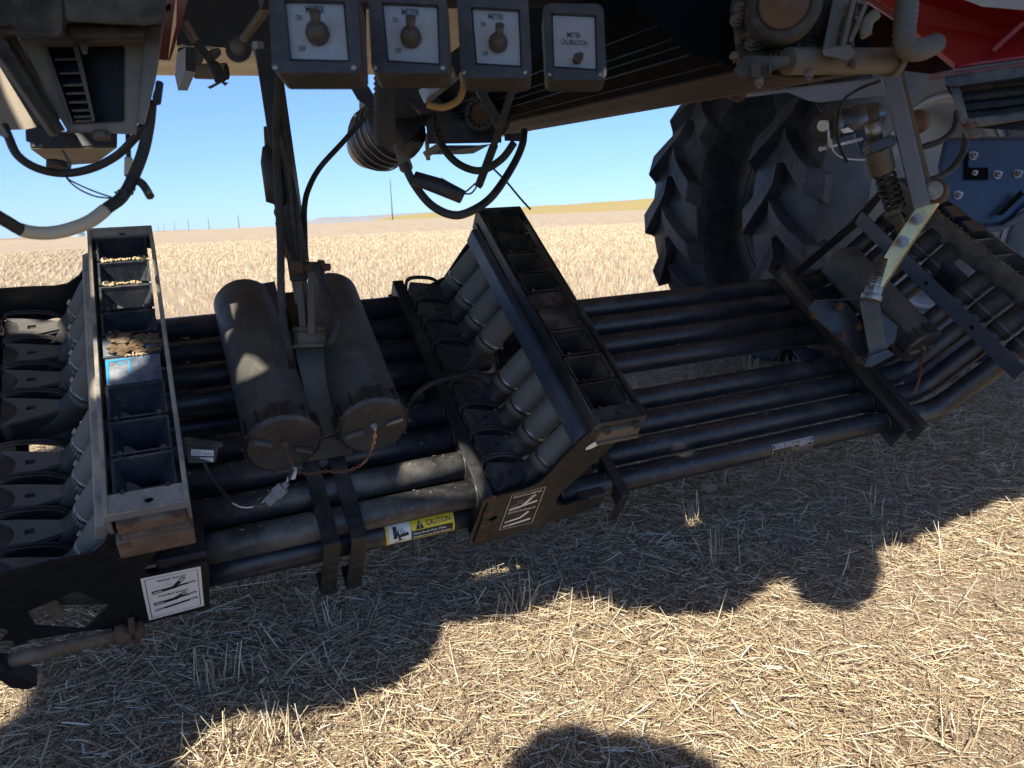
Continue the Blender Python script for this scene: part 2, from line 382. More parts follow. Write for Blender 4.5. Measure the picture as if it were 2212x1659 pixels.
def hill(name, tab, dist, col, base=-6, kind='structure', depth=60):
    mb = MB(); pts = []
    vs = []; us = [tab[0][0]+(tab[-1][0]-tab[0][0])*i/60 for i in range(61)]; 
    for u in us:
        hp = interp(tab, u); px = (u-1106)/FPX
        d = Rt*px + Up*(( math.tan(pit)*1.0)) + Fw; d.z = 0; d.normalize()
        top = CP.z+hp/FPX*dist + math.sin(u*.05)*.15
        for k, (dd, zz) in enumerate(((-depth, base), (-depth*.4, base*.4+top*.6), (0, top), (depth, top-2), (depth*3, base))):
            q = d*(dist+dd); vs.append(V((q.x, q.y, zz)))
    fs = [(i*5+k, i*5+k+1, i*5+5+k+1, i*5+5+k) for i in range(60) for k in range(4)]
    mb.add(vs, fs, True); mb.build(name, mat(name+'_soil', col, .95, bump=0, spec=.1, var=.3), kind=kind)
hill('grassy_hill', [(780, 10), (823, 23), (880, 27), (1014, 33), (1250, 38), (1407, 43), (1700, 46), (2300, 48)], 520, (.30, .235, .10), base=2, depth=150)
hill('distant_mesa', [(620, 8), (664, 20), (690, 27), (740, 28), (770, 27), (850, 30), (900, 31), (1000, 31), (1100, 24)], 2600, (.20, .20, .21), base=-5)
hill('far_plain', [(-600, 3), (0, 6), (150, 8), (340, 11), (700, 12), (1200, 12)], 1400, (.26, .17, .11), base=-12)

# ------------------------------------------------------------------ straw and stubble (numpy batches)
sm = bpy.data.materials.new('straw'); sm.use_nodes = True; n = sm.node_tree.nodes; l = sm.node_tree.links; b = n['Principled BSDF']
ge = n.new('ShaderNodeNewGeometry'); cr = n.new('ShaderNodeValToRGB'); l.new(ge.outputs['Random Per Island'], cr.inputs[0]); e = cr.color_ramp.elements
for _ in range(3): e.new(.5)
for q, (p_, c_) in zip(e, [(0, (.17, .125, .085)), (.22, (.36, .265, .165)), (.5, (.53, .415, .26)), (.8, (.65, .53, .35)), (1, (.80, .73, .60))]): q.position = p_; q.color = (*c_, 1)
l.new(cr.outputs[0], b.inputs['Base Color']); b.inputs['Roughness'].default_value = .5; b.inputs['Specular IOR Level'].default_value = .4
def straws(name, base, dirs, lens, wid, bend, mt, **kw):
    """triangular prisms with one bend: base (n,3), dirs (n,3) unit, lens, wid"""
    n_ = len(base); d = dirs/np.linalg.norm(dirs, axis=1)[:, None]
    x = np.cross(d, rng.normal(size=(n_, 3))); x /= np.linalg.norm(x, axis=1)[:, None]; y = np.cross(d, x)
    mid = base+d*(lens*.5)[:, None]+x*(bend*lens)[:, None]; end = base+d*lens[:, None]
    vs = np.zeros((n_, 9, 3))
    for j, (c, ws) in enumerate(((base, 1), (mid, 1), (end, .75))):
        for k in range(3):
            a = 2*math.pi*k/3; vs[:, j*3+k] = c+(x*math.cos(a)+y*math.sin(a))*(wid*.5*ws)[:, None]
    q = []
    for j in range(2):
        for k in range(3): q.append((j*3+k, j*3+(k+1) % 3, j*3+3+(k+1) % 3, j*3+3+k))
    q = np.array(q); faces = (q[None]+(np.arange(n_)*9)[:, None, None]).reshape(-1)
    me = bpy.data.meshes.new(name); me.vertices.add(n_*9); me.vertices.foreach_set('co', vs.reshape(-1).astype(np.float32))
    nf = n_*6; me.loops.add(nf*4); me.loops.foreach_set('vertex_index', faces.astype(np.int32))
    me.polygons.add(nf); me.polygons.foreach_set('loop_start', np.arange(nf, dtype=np.int32)*4)
    me.update(calc_edges=True); me.materials.append(mt)
    o = bpy.data.objects.new(name, me); COL.objects.link(o); return tag(o, **kw)
def wedge(n_, r0_, r1_, a0=-40, a1=40, pw=1.0):
    uu = rng.random(n_); r = (r0_**(2*pw)+(r1_**(2*pw)-r0_**(2*pw))*uu)**(1/(2*pw)); a = np.radians(rng.uniform(a0, a1, n_))
    return r*np.sin(a), r*np.cos(a), r
# lying litter
Nl = 300000
x, y, r = wedge(Nl, 1.0, 9.5, -42, 42, .60)
clump = (np.sin(x*5.1+np.sin(y*3.3)*1.7)*np.sin(y*4.3+1.3*np.sin(x*2.7))+1)*.5
bare = (np.exp(-(((x-1.35)/.38)**2+((y-2.0)/.16)**2))+np.exp(-(((x-.95)/.22)**2+((y-1.35)/.14)**2))*.9+np.exp(-(((x-1.9)/.2)**2+((y-1.75)/.1)**2))*.7+np.exp(-(((x+.1)/.25)**2+((y-1.25)/.1)**2))*.5)
big = (np.sin(x*1.9+1.3*np.sin(y*1.1+.5))*np.sin(y*2.3+np.cos(x*1.4))+1)*.5
keep = (rng.random(Nl) < (.28+.42*clump+.42*big)) & (rng.random(Nl) > bare*.93)
x, y, r, clump = x[keep], y[keep], r[keep], clump[keep]; k = len(x)
z = rng.random(k)**1.6*(.012+.03*clump)+.003
an = rng.uniform(0, 2*np.pi, k); tl = rng.normal(0, .12, k)+np.where(rng.random(k) < .05, rng.uniform(.2, .9, k), 0)
d = np.stack([np.cos(an), np.sin(an), np.abs(tl)], 1)
ln_ = rng.gamma(1.4, .021, k)+.008; wd = rng.gamma(4, .00045, k)+.0005*(1+np.clip(r-3, 0, 9)*.06)
straws('straw_litter', np.stack([x, y, z], 1), d, ln_, wd, rng.normal(0, .03, k), sm, kind='stuff', label='loose chopped straw lying over the soil under and in front of the machine', cat='straw')
# fine broken chaff between the straws
Nc = 280000
x, y, r = wedge(Nc, 1.0, 6.5, -42, 42, .6); an = rng.uniform(0, 2*np.pi, Nc)
straws('fine_chaff', np.stack([x, y, rng.random(Nc)*.012+.002], 1), np.stack([np.cos(an), np.sin(an), np.abs(rng.normal(0, .25, Nc))], 1), rng.gamma(2.5, .0032, Nc)+.002, rng.uniform(.0007, .0022, Nc)*(1+np.clip(r-3, 0, 9)*.05), rng.normal(0, .03, Nc), sm, kind='stuff', label='fine broken chaff matted between the straws', cat='chaff')
# standing stubble: near clumps then rows out to the distance
th = math.radians(28)
def rows_field(name, r0_, r1_, cnt, hgt, wmul, shade=False, a0=-42, a1=42, **kw):
    x, y, r = wedge(cnt, r0_, r1_, a0, a1, .8)
    c, s_ = math.cos(th), math.sin(th); p = x*c+y*s_; q = -x*s_+y*c
    p = np.round(p/.27)*.27+rng.normal(0, .022, cnt); q = np.round(q/.05)*.05+rng.normal(0, .016, cnt)
    x = p*c-q*s_; y = p*s_+q*c; r = np.hypot(x, y)
    zz = np.array([terr(a_, b_) for a_, b_ in zip(x, y)])
    d = np.stack([rng.normal(0, .2, cnt), rng.normal(0, .2, cnt), np.ones(cnt)], 1)
    d[:, 0] += np.sin(p*37)*.12
    ln_ = rng.uniform(.45, 1.1, cnt)*hgt; wd = rng.uniform(.0022, .004, cnt)*(1+np.clip((r-4)/6, 0, 8)*wmul)
    return straws(name, np.stack([x, y, zz], 1), d, ln_, wd, rng.normal(0, .04, cnt), sm, **kw)
rows_field('standing_stubble', 5.5, 65, 230000, .125, 1.0, kind='stuff', label='bright cut grain stubble standing in rows across the field', cat='stubble')
# a few named near tufts of standing stubble
TUFT = [(455, 1490, 12, .10), (520, 1480, 8, .12), (1130, 1330, 12, .10), (1090, 1340, 6, .08), (1640, 1010, 12, .16), (1725, 905, 10, .12), (1500, 1140, 7, .12), (1940, 880, 16, .15), (2010, 905, 16, .13),
        (1540, 1230, 7, .13), (1365, 1090, 16, .16), (590, 1260, 16, .10), (600, 1620, 40, .10), (480, 1640, 34, .09), (1080, 1160, 10, .1), (2070, 1600, 10, .1), (1290, 1330, 8, .09), (820, 1590, 8, .1), (1900, 1120, 9, .11), (700, 1360, 8, .1), (1200, 1440, 8, .08)]
B, D, L_, W_ = [], [], [], []
for (u, v, c, h_) in TUFT:
    p = hit(u, v, V((0, 0, 0)), V((0, 0, 1)))
    for i in range(c):
        B.append((p.x+random.gauss(0, .028), p.y+random.gauss(0, .02), 0)); s_ = .45 if c > 30 else .16
        D.append((random.gauss(0, s_), random.gauss(0, s_), 1)); L_.append(h_*random.uniform(.6, 1.3)); W_.append(random.uniform(.0025, .0042))
for i in range(900):
    xx, yy, rr_ = wedge(1, 1.1, 6); 
    for j in range(random.choice((1, 1, 2, 4))):
        B.append((xx[0]+random.gauss(0, .02), yy[0]+random.gauss(0, .02), 0)); D.append((random.gauss(0, .5), random.gauss(0, .5), 1)); L_.append(random.uniform(.03, .12)); W_.append(random.uniform(.002, .0036))
straws('stubble_stalks', np.array(B), np.array(D), np.array(L_), np.array(W_), rng.normal(0, .04, len(B)), sm, kind='stuff', label='upright cut stalks scattered through the straw litter near the camera', cat='stubble')
# clods and bleached leaves
mb = MB()
for i in range(260):
    xx, yy, _ = wedge(1, 1.0, 5); mb.ico((xx[0], yy[0], .004), random.uniform(.004, .016), i, (1, 1, .6))
mb.build('soil_crumbs', MUD, kind='stuff', label='small dry soil crumbs between the straw', cat='soil')
p = hit(1530, 1066, V((0, 0, 0)), V((0, 0, 1))); mb = MB().ico(p+V((0, 0, .02)), .032, 5, (1.1, .9, .7)); mb.build('soil_clod', mat('pale_clod', (.3, .24, .17), .95, bump=.6, bscale=70), label='pale dried clod lying on straw beyond the front pipe', cat='clod')
# ------------------------------------------------------------------ the manifold modules
SB = [-.045, .043, .128, .215, .292, .352, .436, .53, .62, .708]
def header(par, tc, FM, RM, IM, mud=False, lidm=None):
    """row of collector cups in a tray; tc = centre along the pipes"""
    mb = MB()
    s0, s1 = -.075, .748
    mb.mbox(tc-.071, tc-.063, s0, s1, .325, .396); mb.mbox(tc+.063, tc+.071, s0, s1, .325, .396)
    mb.mbox(tc-.063, tc+.063, s0, s0+.008, .33, .396)
    # end flanges with a bolt hole
    for a, b_ in ((s0+.008, SB[0]), (SB[-1], s1)):
        cs = (a+b_)/2+.004; pts = [M(tc-.063, a, .392), M(tc+.063, a, .392), M(tc+.063, b_, .392), M(tc-.063, b_, .392)]
        hole = [M(tc+.004+.008*math.cos(i*math.pi/6), cs+.006*math.sin(i*math.pi/6), .392) for i in range(12)]
        mb.prism(pts, N*-.006, [hole])
    mb.mbox(tc-.071, tc+.071, s1, s1+.004, .372, .394)
    mb.mbox(tc-.076, tc-.0715, s0+.02, s1-.004, .33, .36)
    mb.build('header_tray', RM, par, bevel=.0022)
    mb = MB(); mb.prism([M(tc-.0715, s0+.035, .352), M(tc-.0715, s0+.035, .30), M(tc-.098, s0+.035, .305), M(tc-.090, s0+.035, .347)], S*(s1-s0-.043))
    mb.build('hose_rail', HDR2 if tc > -.6 else HDR1, par, bevel=.002)
    mb = MB()
    for i in range(9):
        a, b_ = SB[i]+.003, SB[i+1]-.003
        if i == 4:
            mb.mat(1).mbox(tc-.055, tc+.055, a, b_, .372, .384)
            if not mud:
                for q in (-.02, .03): mb.mat(2).bolt(M(tc+q, (a+b_)/2, .384), N, .006, .002)
            continue
        if i == 5:
            mb.mat(1).mbox(tc-.052, tc+.052, a+.004, b_, .375, .386); mb.mat(0).mbox(tc-.056, tc+.056, a, a+.0035, .37, .389); continue
        mb.mat(0)
        w1, w2 = .0545, .050; top, bot = .388, .318; cs = (a+b_)/2; hs = (b_-a)/2
        # rim
        o_ = [M(tc-w1, a, top), M(tc+w1, a, top), M(tc+w1, b_, top), M(tc-w1, b_, top)]
        i_ = [M(tc-w2, a+.006, top), M(tc+w2, a+.006, top), M(tc+w2, b_-.004, top), M(tc-w2, b_-.004, top)]
        sh = [M(tc-w2+.001, a+.007, top-.012), M(tc+w2-.001, a+.007, top-.012), M(tc+w2-.001, b_-.005, top-.012), M(tc-w2+.001, b_-.005, top-.012)]
        bq = [M(tc-.019, cs-.020, bot), M(tc+.019, cs-.020, bot), M(tc+.019, cs+.020, bot), M(tc-.019, cs+.020, bot)]
        mb.add(o_+i_, [(0, 1, 5, 4), (1, 2, 6, 5), (2, 3, 7, 6), (3, 0, 4, 7)])
        mb.add(i_+sh, [(0, 1, 5, 4), (1, 2, 6, 5), (2, 3, 7, 6)])
        mb.mat(3 if i > 5 or i == 1 else 0).add(i_+sh, [(3, 0, 4, 7)])
        mb.mat(0).add(sh+bq, [(0, 1, 5, 4), (1, 2, 6, 5), (2, 3, 7, 6), (3, 0, 4, 7)])
        mb.mat(4).lathe(M(tc, cs, bot+.006), -N, [(0, .027), (.05, .025), (.05, 0)], 20)
        for q in (-.038, .038): mb.mat(0).mbox(tc+q-.004, tc+q+.004, b_-.003, b_+.005, .386, .396)
    mb.build('outlet_cups', [FM, lidm or FM, RUST, IM, HOLE], par)
    mb = MB()     # gasket block and screws at the near end
    mb.mbox(tc-.055, tc+.062, s1-.006, s1+.012, .335, .368)
    for q in (-.035, .048): mb.mat(1).bolt(M(tc+q, s1+.008, .372), -N, .008, .012)
    mb.mat(0).mbox(tc-.05, tc+.066, s1-.01, s1+.018, .325, .334)
    if mud: mb.mat(0).mbox(tc-.062, tc+.07, s1-.006, s1+.022, .27, .324)
    mb.build('end_bracket', [RDUST if mud else TANM, RUST], par, bevel=.004)
    if mud:
        mb = MB(); R_ = random.Random(3)
        for i in range(60):
            mb.ico(M(tc+R_.uniform(-.04, .05), R_.uniform(SB[4], SB[5]), .388), R_.uniform(.004, .012), i, (1.4, 1.2, .55))
        mb.build('mud_lump', MUD, par)
        mb = MB()
        for j, (a, b_, k_) in enumerate(((-.045, -.022, 22), (.03, .048, 14), (-.02, .04, 26))):
            for sl in ((SB[1],) if j == 1 else (SB[1], SB[2])):
                for i in range(k_): mb.ico(M(tc+R_.uniform(a, b_), sl+R_.uniform(-.004, .004), .391), R_.uniform(.0015, .0048 if j < 2 else .003), i+j*40)
        for i in range(30): mb.ico(M(tc+R_.uniform(-.03, .03), SB[5]+R_.uniform(.001, .008), .390), R_.uniform(.0012, .003), i+90)
        mb.build('grain_residue', CHAFF, par); mb = MB()
        for (a0, a1, s0_, s1_) in ((-.052, -.046, .365, .43), (-.05, .0, .362, .368), (-.01, -.006, .37, .41), (-.03, -.015, .372, .378), (.03, .034, .363, .372)): mb.prism([M(tc+a0, s0_, .3862), M(tc+a1, s0_+.002, .3862), M(tc+a1-.001, s1_-.003, .3862), M(tc+a0+.001, s1_, .3862)], N*.0006)
        mb.build('paint_chip', mat('bright_blue_paint', (.02, .30, .62), .4, dust=((.05, .06, .08), .45, 40)), par, each=True); mb = MB(); mb.ico(M(tc, SB[1], .391), .003, 3)
        mb.build('grain_residue', CHAFF, par)
def hoses(par, tc):
    for k, s_ in enumerate(SK):
        a, b_ = M(tc-.127, s_, .175), M(tc-.030, s_, .345)
        ax = (b_-a).normalized(); h = MB()
        mid = a.lerp(b_, .5)+N*.003-T*.002
        h.tube(smooth([a, mid, b_], 6), .035, 28)
        ho = h.build('hose', HOSE, par)
        c = MB(); p = a+ax*.018; c.lathe(p, ax, [(0, .035), (0, .037), (.013, .037), (.013, .035)], 40)
        x, y = perp(ax)
        vd = (CP-p).normalized(); vd = (vd-ax*vd.dot(ax)).normalized(); sd_ = ax.cross(vd)
        for i in range(11):          # slots pressed in the band
            g_ = math.radians(-62+i*8.5+(20 if tc < -.6 else 0)); dr = vd*math.cos(g_)+sd_*math.sin(g_); tn = ax.cross(dr)
            c.mat(1).box(p+ax*.0065+dr*.0371, ax*.0046, tn*.0011, dr*.0003)
        g_ = math.radians(-118 if tc < -.6 else 130); dr = vd*math.cos(g_)+sd_*math.sin(g_); tn = ax.cross(dr)
        c.mat(0).box(p+ax*.006+dr*.040, ax*.008, tn*.009, dr*.004); c.cyl(p+ax*.006+dr*.042-tn*.02, p+ax*.006+dr*.042+tn*.004, .0038, 8)
        c.build('hose_clamp', [STEEL, HOLE], ho)
def valves(par, tc, bands=True):
    for k, s_ in enumerate(SK):
        G = lambda t, s2, n: M(tc+((t+.118)*.80-.118 if bands else t), s_+s2, n)
        mb = MB()
        el = smooth([G(-.305, 0, .1), G(-.25, 0, .102), G(-.20, 0, .112), G(-.158, 0, .138), G(-.135, 0, .165), G(-.118, 0, .193)], 5)
        mb.tube(el, [.033+(.0345-.033)*i/(len(el)-1) for i in range(len(el))], 24)
        lo = smooth([G(-.26, 0, .085), G(-.18, 0, .05), G(-.10, 0, .01), G(-.03, 0, 0)], 5); mb.tube(lo, .031, 20)
        # fan shaped body under the cover
        fan = [(-.296, -.038), (-.262, -.036), (-.2, -.022), (-.145, -.006), (-.145, .012), (-.2, .026), (-.262, .036), (-.296, .038)]
        mb.prism([G(a, b_, .112) for a, b_ in fan], N*.045)
        mb.prism([G(a, b_, .17) for a, b_ in ((-.158, -.010), (-.122, -.012), (-.118, .010), (-.15, .008))], N*.012)
        mb.lathe(G(-.138, -.004, .172), N, [(-.02, .014), (.004, .0135), (.009, .009), (.010, 0)], 14)
        vb = mb.build('valve_body', CAST, par, bevel=.002)
        mb = MB()      # cover plate with curved end and square hole
        cur = [(-.292, -.040), (-.286, -.034), (-.268, -.018), (-.262, -.004), (-.263, .008), (-.272, .024), (-.288, .040), (-.294, .044)]
        out = cur+[(-.255, .034), (-.18, .018), (-.142, .009), (-.142, -.006), (-.18, -.014), (-.255, -.033)]
        sq = [(-.244, -.006), (-.226, -.006), (-.226, .006), (-.244, .006)]
        mb.prism([G(a, b_, .158) for a, b_ in out], N*.005, [[G(a, b_, .158) for a, b_ in sq]])
        mb.prism([G(a, b_, .115) for a, b_ in cur+[(a+.006, b_) for a, b_ in reversed(cur)]], N*.043)
        mb.build('valve_cover', CAST2 if tc < -.6 else CAST, vb, bevel=.0015)
        mb = MB()      # sealing lips curving over the gate
        for dn in (0, .008):
            mb.tube(smooth([G(-.300, -.034-dn, .12), G(-.300, -.047-dn, .15), G(-.285, -.052-dn, .163), G(-.24, -.050-dn, .165), G(-.19, -.046-dn, .155), G(-.155, -.034-dn, .13), G(-.14, -.03, .10)], 5), .0032, 8)
        mb.build('sealing_lip', RUB, vb)
        if bands:
            mb = MB(); ax = T; p = M(-.366, s_, .1)
            mb.lathe(p, ax, [(0, .0355), (0, .0378), (.013, .0378), (.013, .0355)], 30)
            dr = (N*.9-S*.45).normalized(); tn = ax.cross(dr)
            mb.box(p+ax*.0065+dr*.042, ax*.008, tn*.010, dr*.0045); mb.cyl(p+ax*.0065+dr*.045-tn*.022, p+ax*.0065+dr*.045+tn*.014, .0055, 10)
            d2 = (N*.55+S*.2-T*0).normalized()
            for i in range(9):
                g_ = math.radians(-10+i*9); q = dr*math.cos(g_)+tn*math.sin(g_)*-1; tq = ax.cross(q)
                mb.mat(1).box(p+ax*.0065+q*.0379, ax*.0045, tq*.0011, q*.0003)
            mb.build('worm_clamp', [STEEL, HOLE], vb)
def pipes(par, t0, t1, n_, mt=None, ks=range(8), ends=True):
    for k in ks:
        mb = MB(); mb.tube([M(t0, SK[k], n_), M((t0+t1)/2, SK[k], n_), M(t1, SK[k], n_)], .0355, 36)
        if ends:
            for t_ in (t0+.004, t1-.004): mb.tube([M(t_-.003, SK[k], n_), M(t_+.003, SK[k], n_)], .037, 32)
        mb.build('pipe', mt or BLK2, par)
SF = .74
def msp(pts, s_=SF): return [Ms(p[0], p[1], s_) for p in pts]

# ---- left section
left = thing('seed_manifold', M(-1.2, .35, 0), 'left manifold section with worn blue-grey tray of open cups beside the sunlit hose', 'manifold')
header(left, -1.115, FUN1, HDR1, BLUE, mud=True, lidm=LID1); hoses(left, -1.115); valves(left, -1.115, False)
pipes(left, -1.09, -.40, .1, ks=range(6)); pipes(left, -1.09, -.40, .1, BLK3, ks=(6, 7)); pipes(left, -1.20, -.30, 0, ks=range(8)); pipes(left, -1.50, -1.42, .1, ends=False); pipes(left, -1.50, -1.42, 0, ends=False)
mb = MB()
pl = [(0, 1238), (60, 1222), (109, 1210), (150, 1203), (180, 1195), (200, 1186), (218, 1172), (240, 1146), (262, 1109), (300, 1104), (384, 1092), (400, 1105), (318, 1214), (311, 1226), (313, 1233), (330, 1237), (366, 1229), (444, 1207), (450, 1215), (452, 1308), (276, 1350), (175, 1358), (120, 1368), (52, 1378), (0, 1390), (-120, 1420), (-120, 1262)]
hx = [(58, 1316), (166, 1271), (237, 1302), (178, 1356), (79, 1349)]
mb.prism(msp(pl), S*.006, [msp(hx)])
mb.build('side_plate', PLT, left, bevel=.0015)
mb = MB(); mb.mbox(-1.128, -1.03, .60, .738, .06, .17)
mb.build('plate_bracket', BLK, left, bevel=.006)
mb = MB(); mb.prism(msp([(-120, 640), (0, 625), (60, 621), (120, 619), (145, 614), (170, 596), (187, 570), (192, 556), (230, 540), (240, 600), (150, 700), (148, 691), (138, 687), (115, 688), (84, 698), (70, 706), (0, 690), (-120, 700)], -.068), S*-.006)
mb.build('side_plate', BLK, left, bevel=.0015)
mb = MB(); mb.mbox(-1.432, -1.42, -.06, .735, .03, .165); mb.mbox(-1.432, -1.40, -.06, .735, -.05, -.04)
mb.build('cross_bar', BLK, left, bevel=.002)
# near hardware on the left plate
mb = MB()
p = Ms(60, 1365, .765)
mb.tube([M(-1.52, .762, -.054), M(-1.33, .762, -.050), M(-1.20, .762, -.052)], .0145, 18); mb.mat(1).tube([M(-1.235, .762, -.052), M(-1.205, .762, -.052)], .021, 18); mb.tube([M(-1.197, .762, -.052), M(-1.180, .762, -.052)], .021, 18)
mb.mbox(-1.206, -1.194, .748, .775, -.10, -.015)
mb.build('pivot_rod', [RDUST, RUST], left)
mb = MB(); mb.prism([M(-1.46, .75, -.02), M(-1.435, .75, -.03), M(-1.40, .75, -.14), M(-1.42, .75, -.15), M(-1.445, .75, -.12)], S*.04); mb.build('stand_foot', BLK, left, bevel=.002)
mb = MB()
for q in ((-1.428, .05), (-1.43, -.005)): mb.bolt(M(q[0], SF+.006, q[1]), S, .011)
mb.prism(msp(K(0, 2200, [(300, 345), (420, 300), (515, 430), (495, 475), (430, 480), (395, 450)]), .735), S*-.005)
mb.build('plate_bolt', [TANM], left, each=True)
# decals
def decal_part(par, name, dc, mats, label): 
    o = dc.mb.build(name, mats, par); o['label'] = label; return o
tl, tr_, br, bl = msp([(303, 1250), (433, 1223), (441, 1308), (322, 1340)], SF+.0065)
d = Decal(flatfn(tl, tr_, br, bl, S), .115, .185); d.rect(0, 0, 1, 1, .0004, 0); d.frame(.06, .05, .94, .95, .0013, .0009, 1)
d.text('SINGLE SHOOT', .5, .125, .009, .0011, 1, cw=.058); d.text('DOUBLE SHOOT', .5, .475, .009, .0011, 1, cw=.060)
def shoot(y0, y1, y2, l2=True):
    d.line(.14, y0, .34, y0-.015, .013, .0011, 1); d.line(.16, y0, .32, y0-.013, .0035, .0014, 0); d.line(.34, y0-.015, .56, y0-.035, .011, .0011, 1)
    d.line(.52, y0-.04, .70, y1, .010, .0011, 1); d.line(.63, y0-.125 if False else (y0-.04+y1)/2-.02, .69, y1+.01, .0035, .0014, 0)
    if l2: d.line(.54, y0-.035, .89, y0-.075, .007, .0011, 1); d.line(.76, y0-.062, .88, y0-.074, .002, .0014, 0)
shoot(.375, .165, 0); shoot(.65, .52, 0)
d.line(.14, .80, .90, .72, .008, .0011, 1); d.line(.15, .80, .30, .785, .003, .0014, 0); d.line(.76, .735, .88, .723, .003, .0014, 0)
for q in ((.36, .19, .42, .20), (.42, .20, .42, .29), (.36, .19, .31, .18), (.46, .22, .46, .30), (.12, .25, .45, .25), (.7, .25, .9, .2), (.75, .2, .85, .17), (.5, .58, .62, .56), (.7, .6, .9, .57)): d.line(*q, .0008, .0011, 2)
decal_part(left, 'shoot_diagram_decal', d, [WHITE, INK, FADE], 'white SINGLE SHOOT and DOUBLE SHOOT diagram decal')
c = Ms(292, 1167, SF+.007)
mb = MB(); mb.add([c+T*(.021*math.cos(a))+(N*.012+T*.004)*math.sin(a) for a in [i*math.pi/10 for i in range(20)]], [tuple(range(20))]); mb.build('oval_sticker', WHITE, left)
d = Decal(flatfn(c-T*.02+N*.01, c+T*.02+N*.01, c+T*.02-N*.01, c-T*.02-N*.01, S), .04, .02); d.text('102', .35, .5, .006, .0008, 0, cw=.010); d.text('D', .75, .5, .006, .0008, 0, cw=.004); d.mb.build('sticker_lettering', INK, left)

# ---- centre section
cen = thing('seed_manifold', M(0, .35, 0), 'centre manifold section with brown-black cup tray leaning over the long right pipes', 'manifold')
header(cen, -.105, FUN2, BLKD, FUN2); hoses(cen, -.105); valves(cen, -.105, True)
pipes(cen, -.14, 1.115, 0)
mb = MB()
pc = K(1700, 1450, [(445, 1040), (540, 990), (700, 950), (800, 915), (870, 870), (940, 800), (1010, 715), (1300, 430), (1350, 400), (1560, 450), (1570, 465), (1030, 960), (985, 1010), (975, 1045), (990, 1068), (1040, 1072), (1110, 1050), (1240, 1012), (1245, 1060), (1215, 1115), (1180, 1132), (870, 1228), (640, 1300), (345, 1395), (325, 1370)])
sl = K(1700, 1450, [(445, 1180), (500, 1150), (515, 1160), (500, 1180), (460, 1200)])
mb.prism(msp(pc), S*.006, [msp(sl)])
mb.build('side_plate', PLT, cen, bevel=.0015)
mb = MB(); mb.mbox(-.10, -.012, .615, .738, -.04, .028); mb.build('plate_bracket', BLK, cen, bevel=.006)
mb = MB(); mb.prism(msp([(838, 640), (860, 632), (905, 628), (960, 600), (1000, 540), (1030, 500), (1042, 508), (1030, 560), (960, 650), (920, 670), (850, 672)], -.068), S*-.006)
mb.build('side_plate', BLK, cen, bevel=.0015)
mb = MB(); mb.mbox(-.405, -.372, -.075, SF, .137, .143); mb.mbox(-.405, -.399, -.075, SF, .03, .137); mb.mbox(-.405, -.372, SF-.006, SF, -.075, .137)
mb.mbox(-.399, -.372, -.07, SF-.006, -.052, -.046)
mb.build('cross_bar', BLKD, cen, bevel=.002)
mb = MB()
for q in ((470, 1035), (450, 1145), (425, 1235), (390, 1340)):
    u, v = K(1700, 1450, [q])[0]; mb.bolt(Ms(u, v, SF+.006), S, .0095, .003)
for q in ((1310, 515), (1410, 540)):
    u, v = K(1700, 1450, [q])[0]; mb.bolt(Ms(u, v, SF+.006), S, .010, .003)
mb.build('rusty_bolt_head', RUST, cen, each=True)
mb = MB(); mb.mbox(.02, .05, -.06, .76, .034, .038); mb.mbox(.02, .024, -.06, .76, -.01, .034); mb.mbox(.02, .05, .756, .76, -.09, .034)
mb.build('support_strap', BLKD, cen, bevel=.0015)
c = K(1700, 1450, [(1292, 602)])[0]; c = Ms(*c, SF+.007); ax = (T*.8+N*.6).normalized(); ay = S.cross(ax)
mb = MB(); mb.add([c+ax*(.026*math.cos(a))+ay*.011*math.sin(a) for a in [i*math.pi/10 for i in range(20)]], [tuple(range(20))]); mb.build('oval_sticker', WHITE, cen)
# products decal (black with white lines)
tl, tr_, br, bl = msp(K(1700, 1450, [(625, 1000), (915, 925), (800, 1225), (520, 1290)]), SF+.0065)
d = Decal(flatfn(tl, tr_, br, bl, S), .105, .185); d.frame(.04, .03, .96, .97, .0013, .0009, 1)
d.text('PRODUCTS COMBINED', .5, .10, .0085, .0011, 1, cw=.082); d.text('PRODUCTS SEPARATE', .5, .52, .0085, .0011, 1, cw=.080)
d.line(.12, .43, .38, .41, .013, .0011, 1); d.line(.14, .43, .34, .415, .003, .0014, 0); d.line(.38, .41, .86, .35, .009, .0011, 1); d.line(.45, .40, .74, .17, .010, .0011, 1); d.line(.65, .25, .73, .18, .003, .0014, 0)
d.line(.12, .78, .55, .73, .009, .0011, 1); d.line(.14, .78, .26, .765, .003, .0014, 0); d.line(.53, .735, .72, .60, .009, .0011, 1); d.line(.12, .90, .86, .83, .009, .0011, 1); d.line(.14, .90, .28, .885, .003, .0014, 0)
for q in ((.3, .25, .42, .24), (.42, .24, .42, .34), (.3, .25, .26, .22), (.5, .28, .5, .36), (.1, .33, .4, .3), (.55, .2, .65, .17), (.4, .66, .5, .62)): d.line(*q, .0012, .0011, 2)
decal_part(cen, 'products_diagram_decal', d, [BLK, WHITE, FADE], 'black decal reading PRODUCTS COMBINED and PRODUCTS SEPARATE')
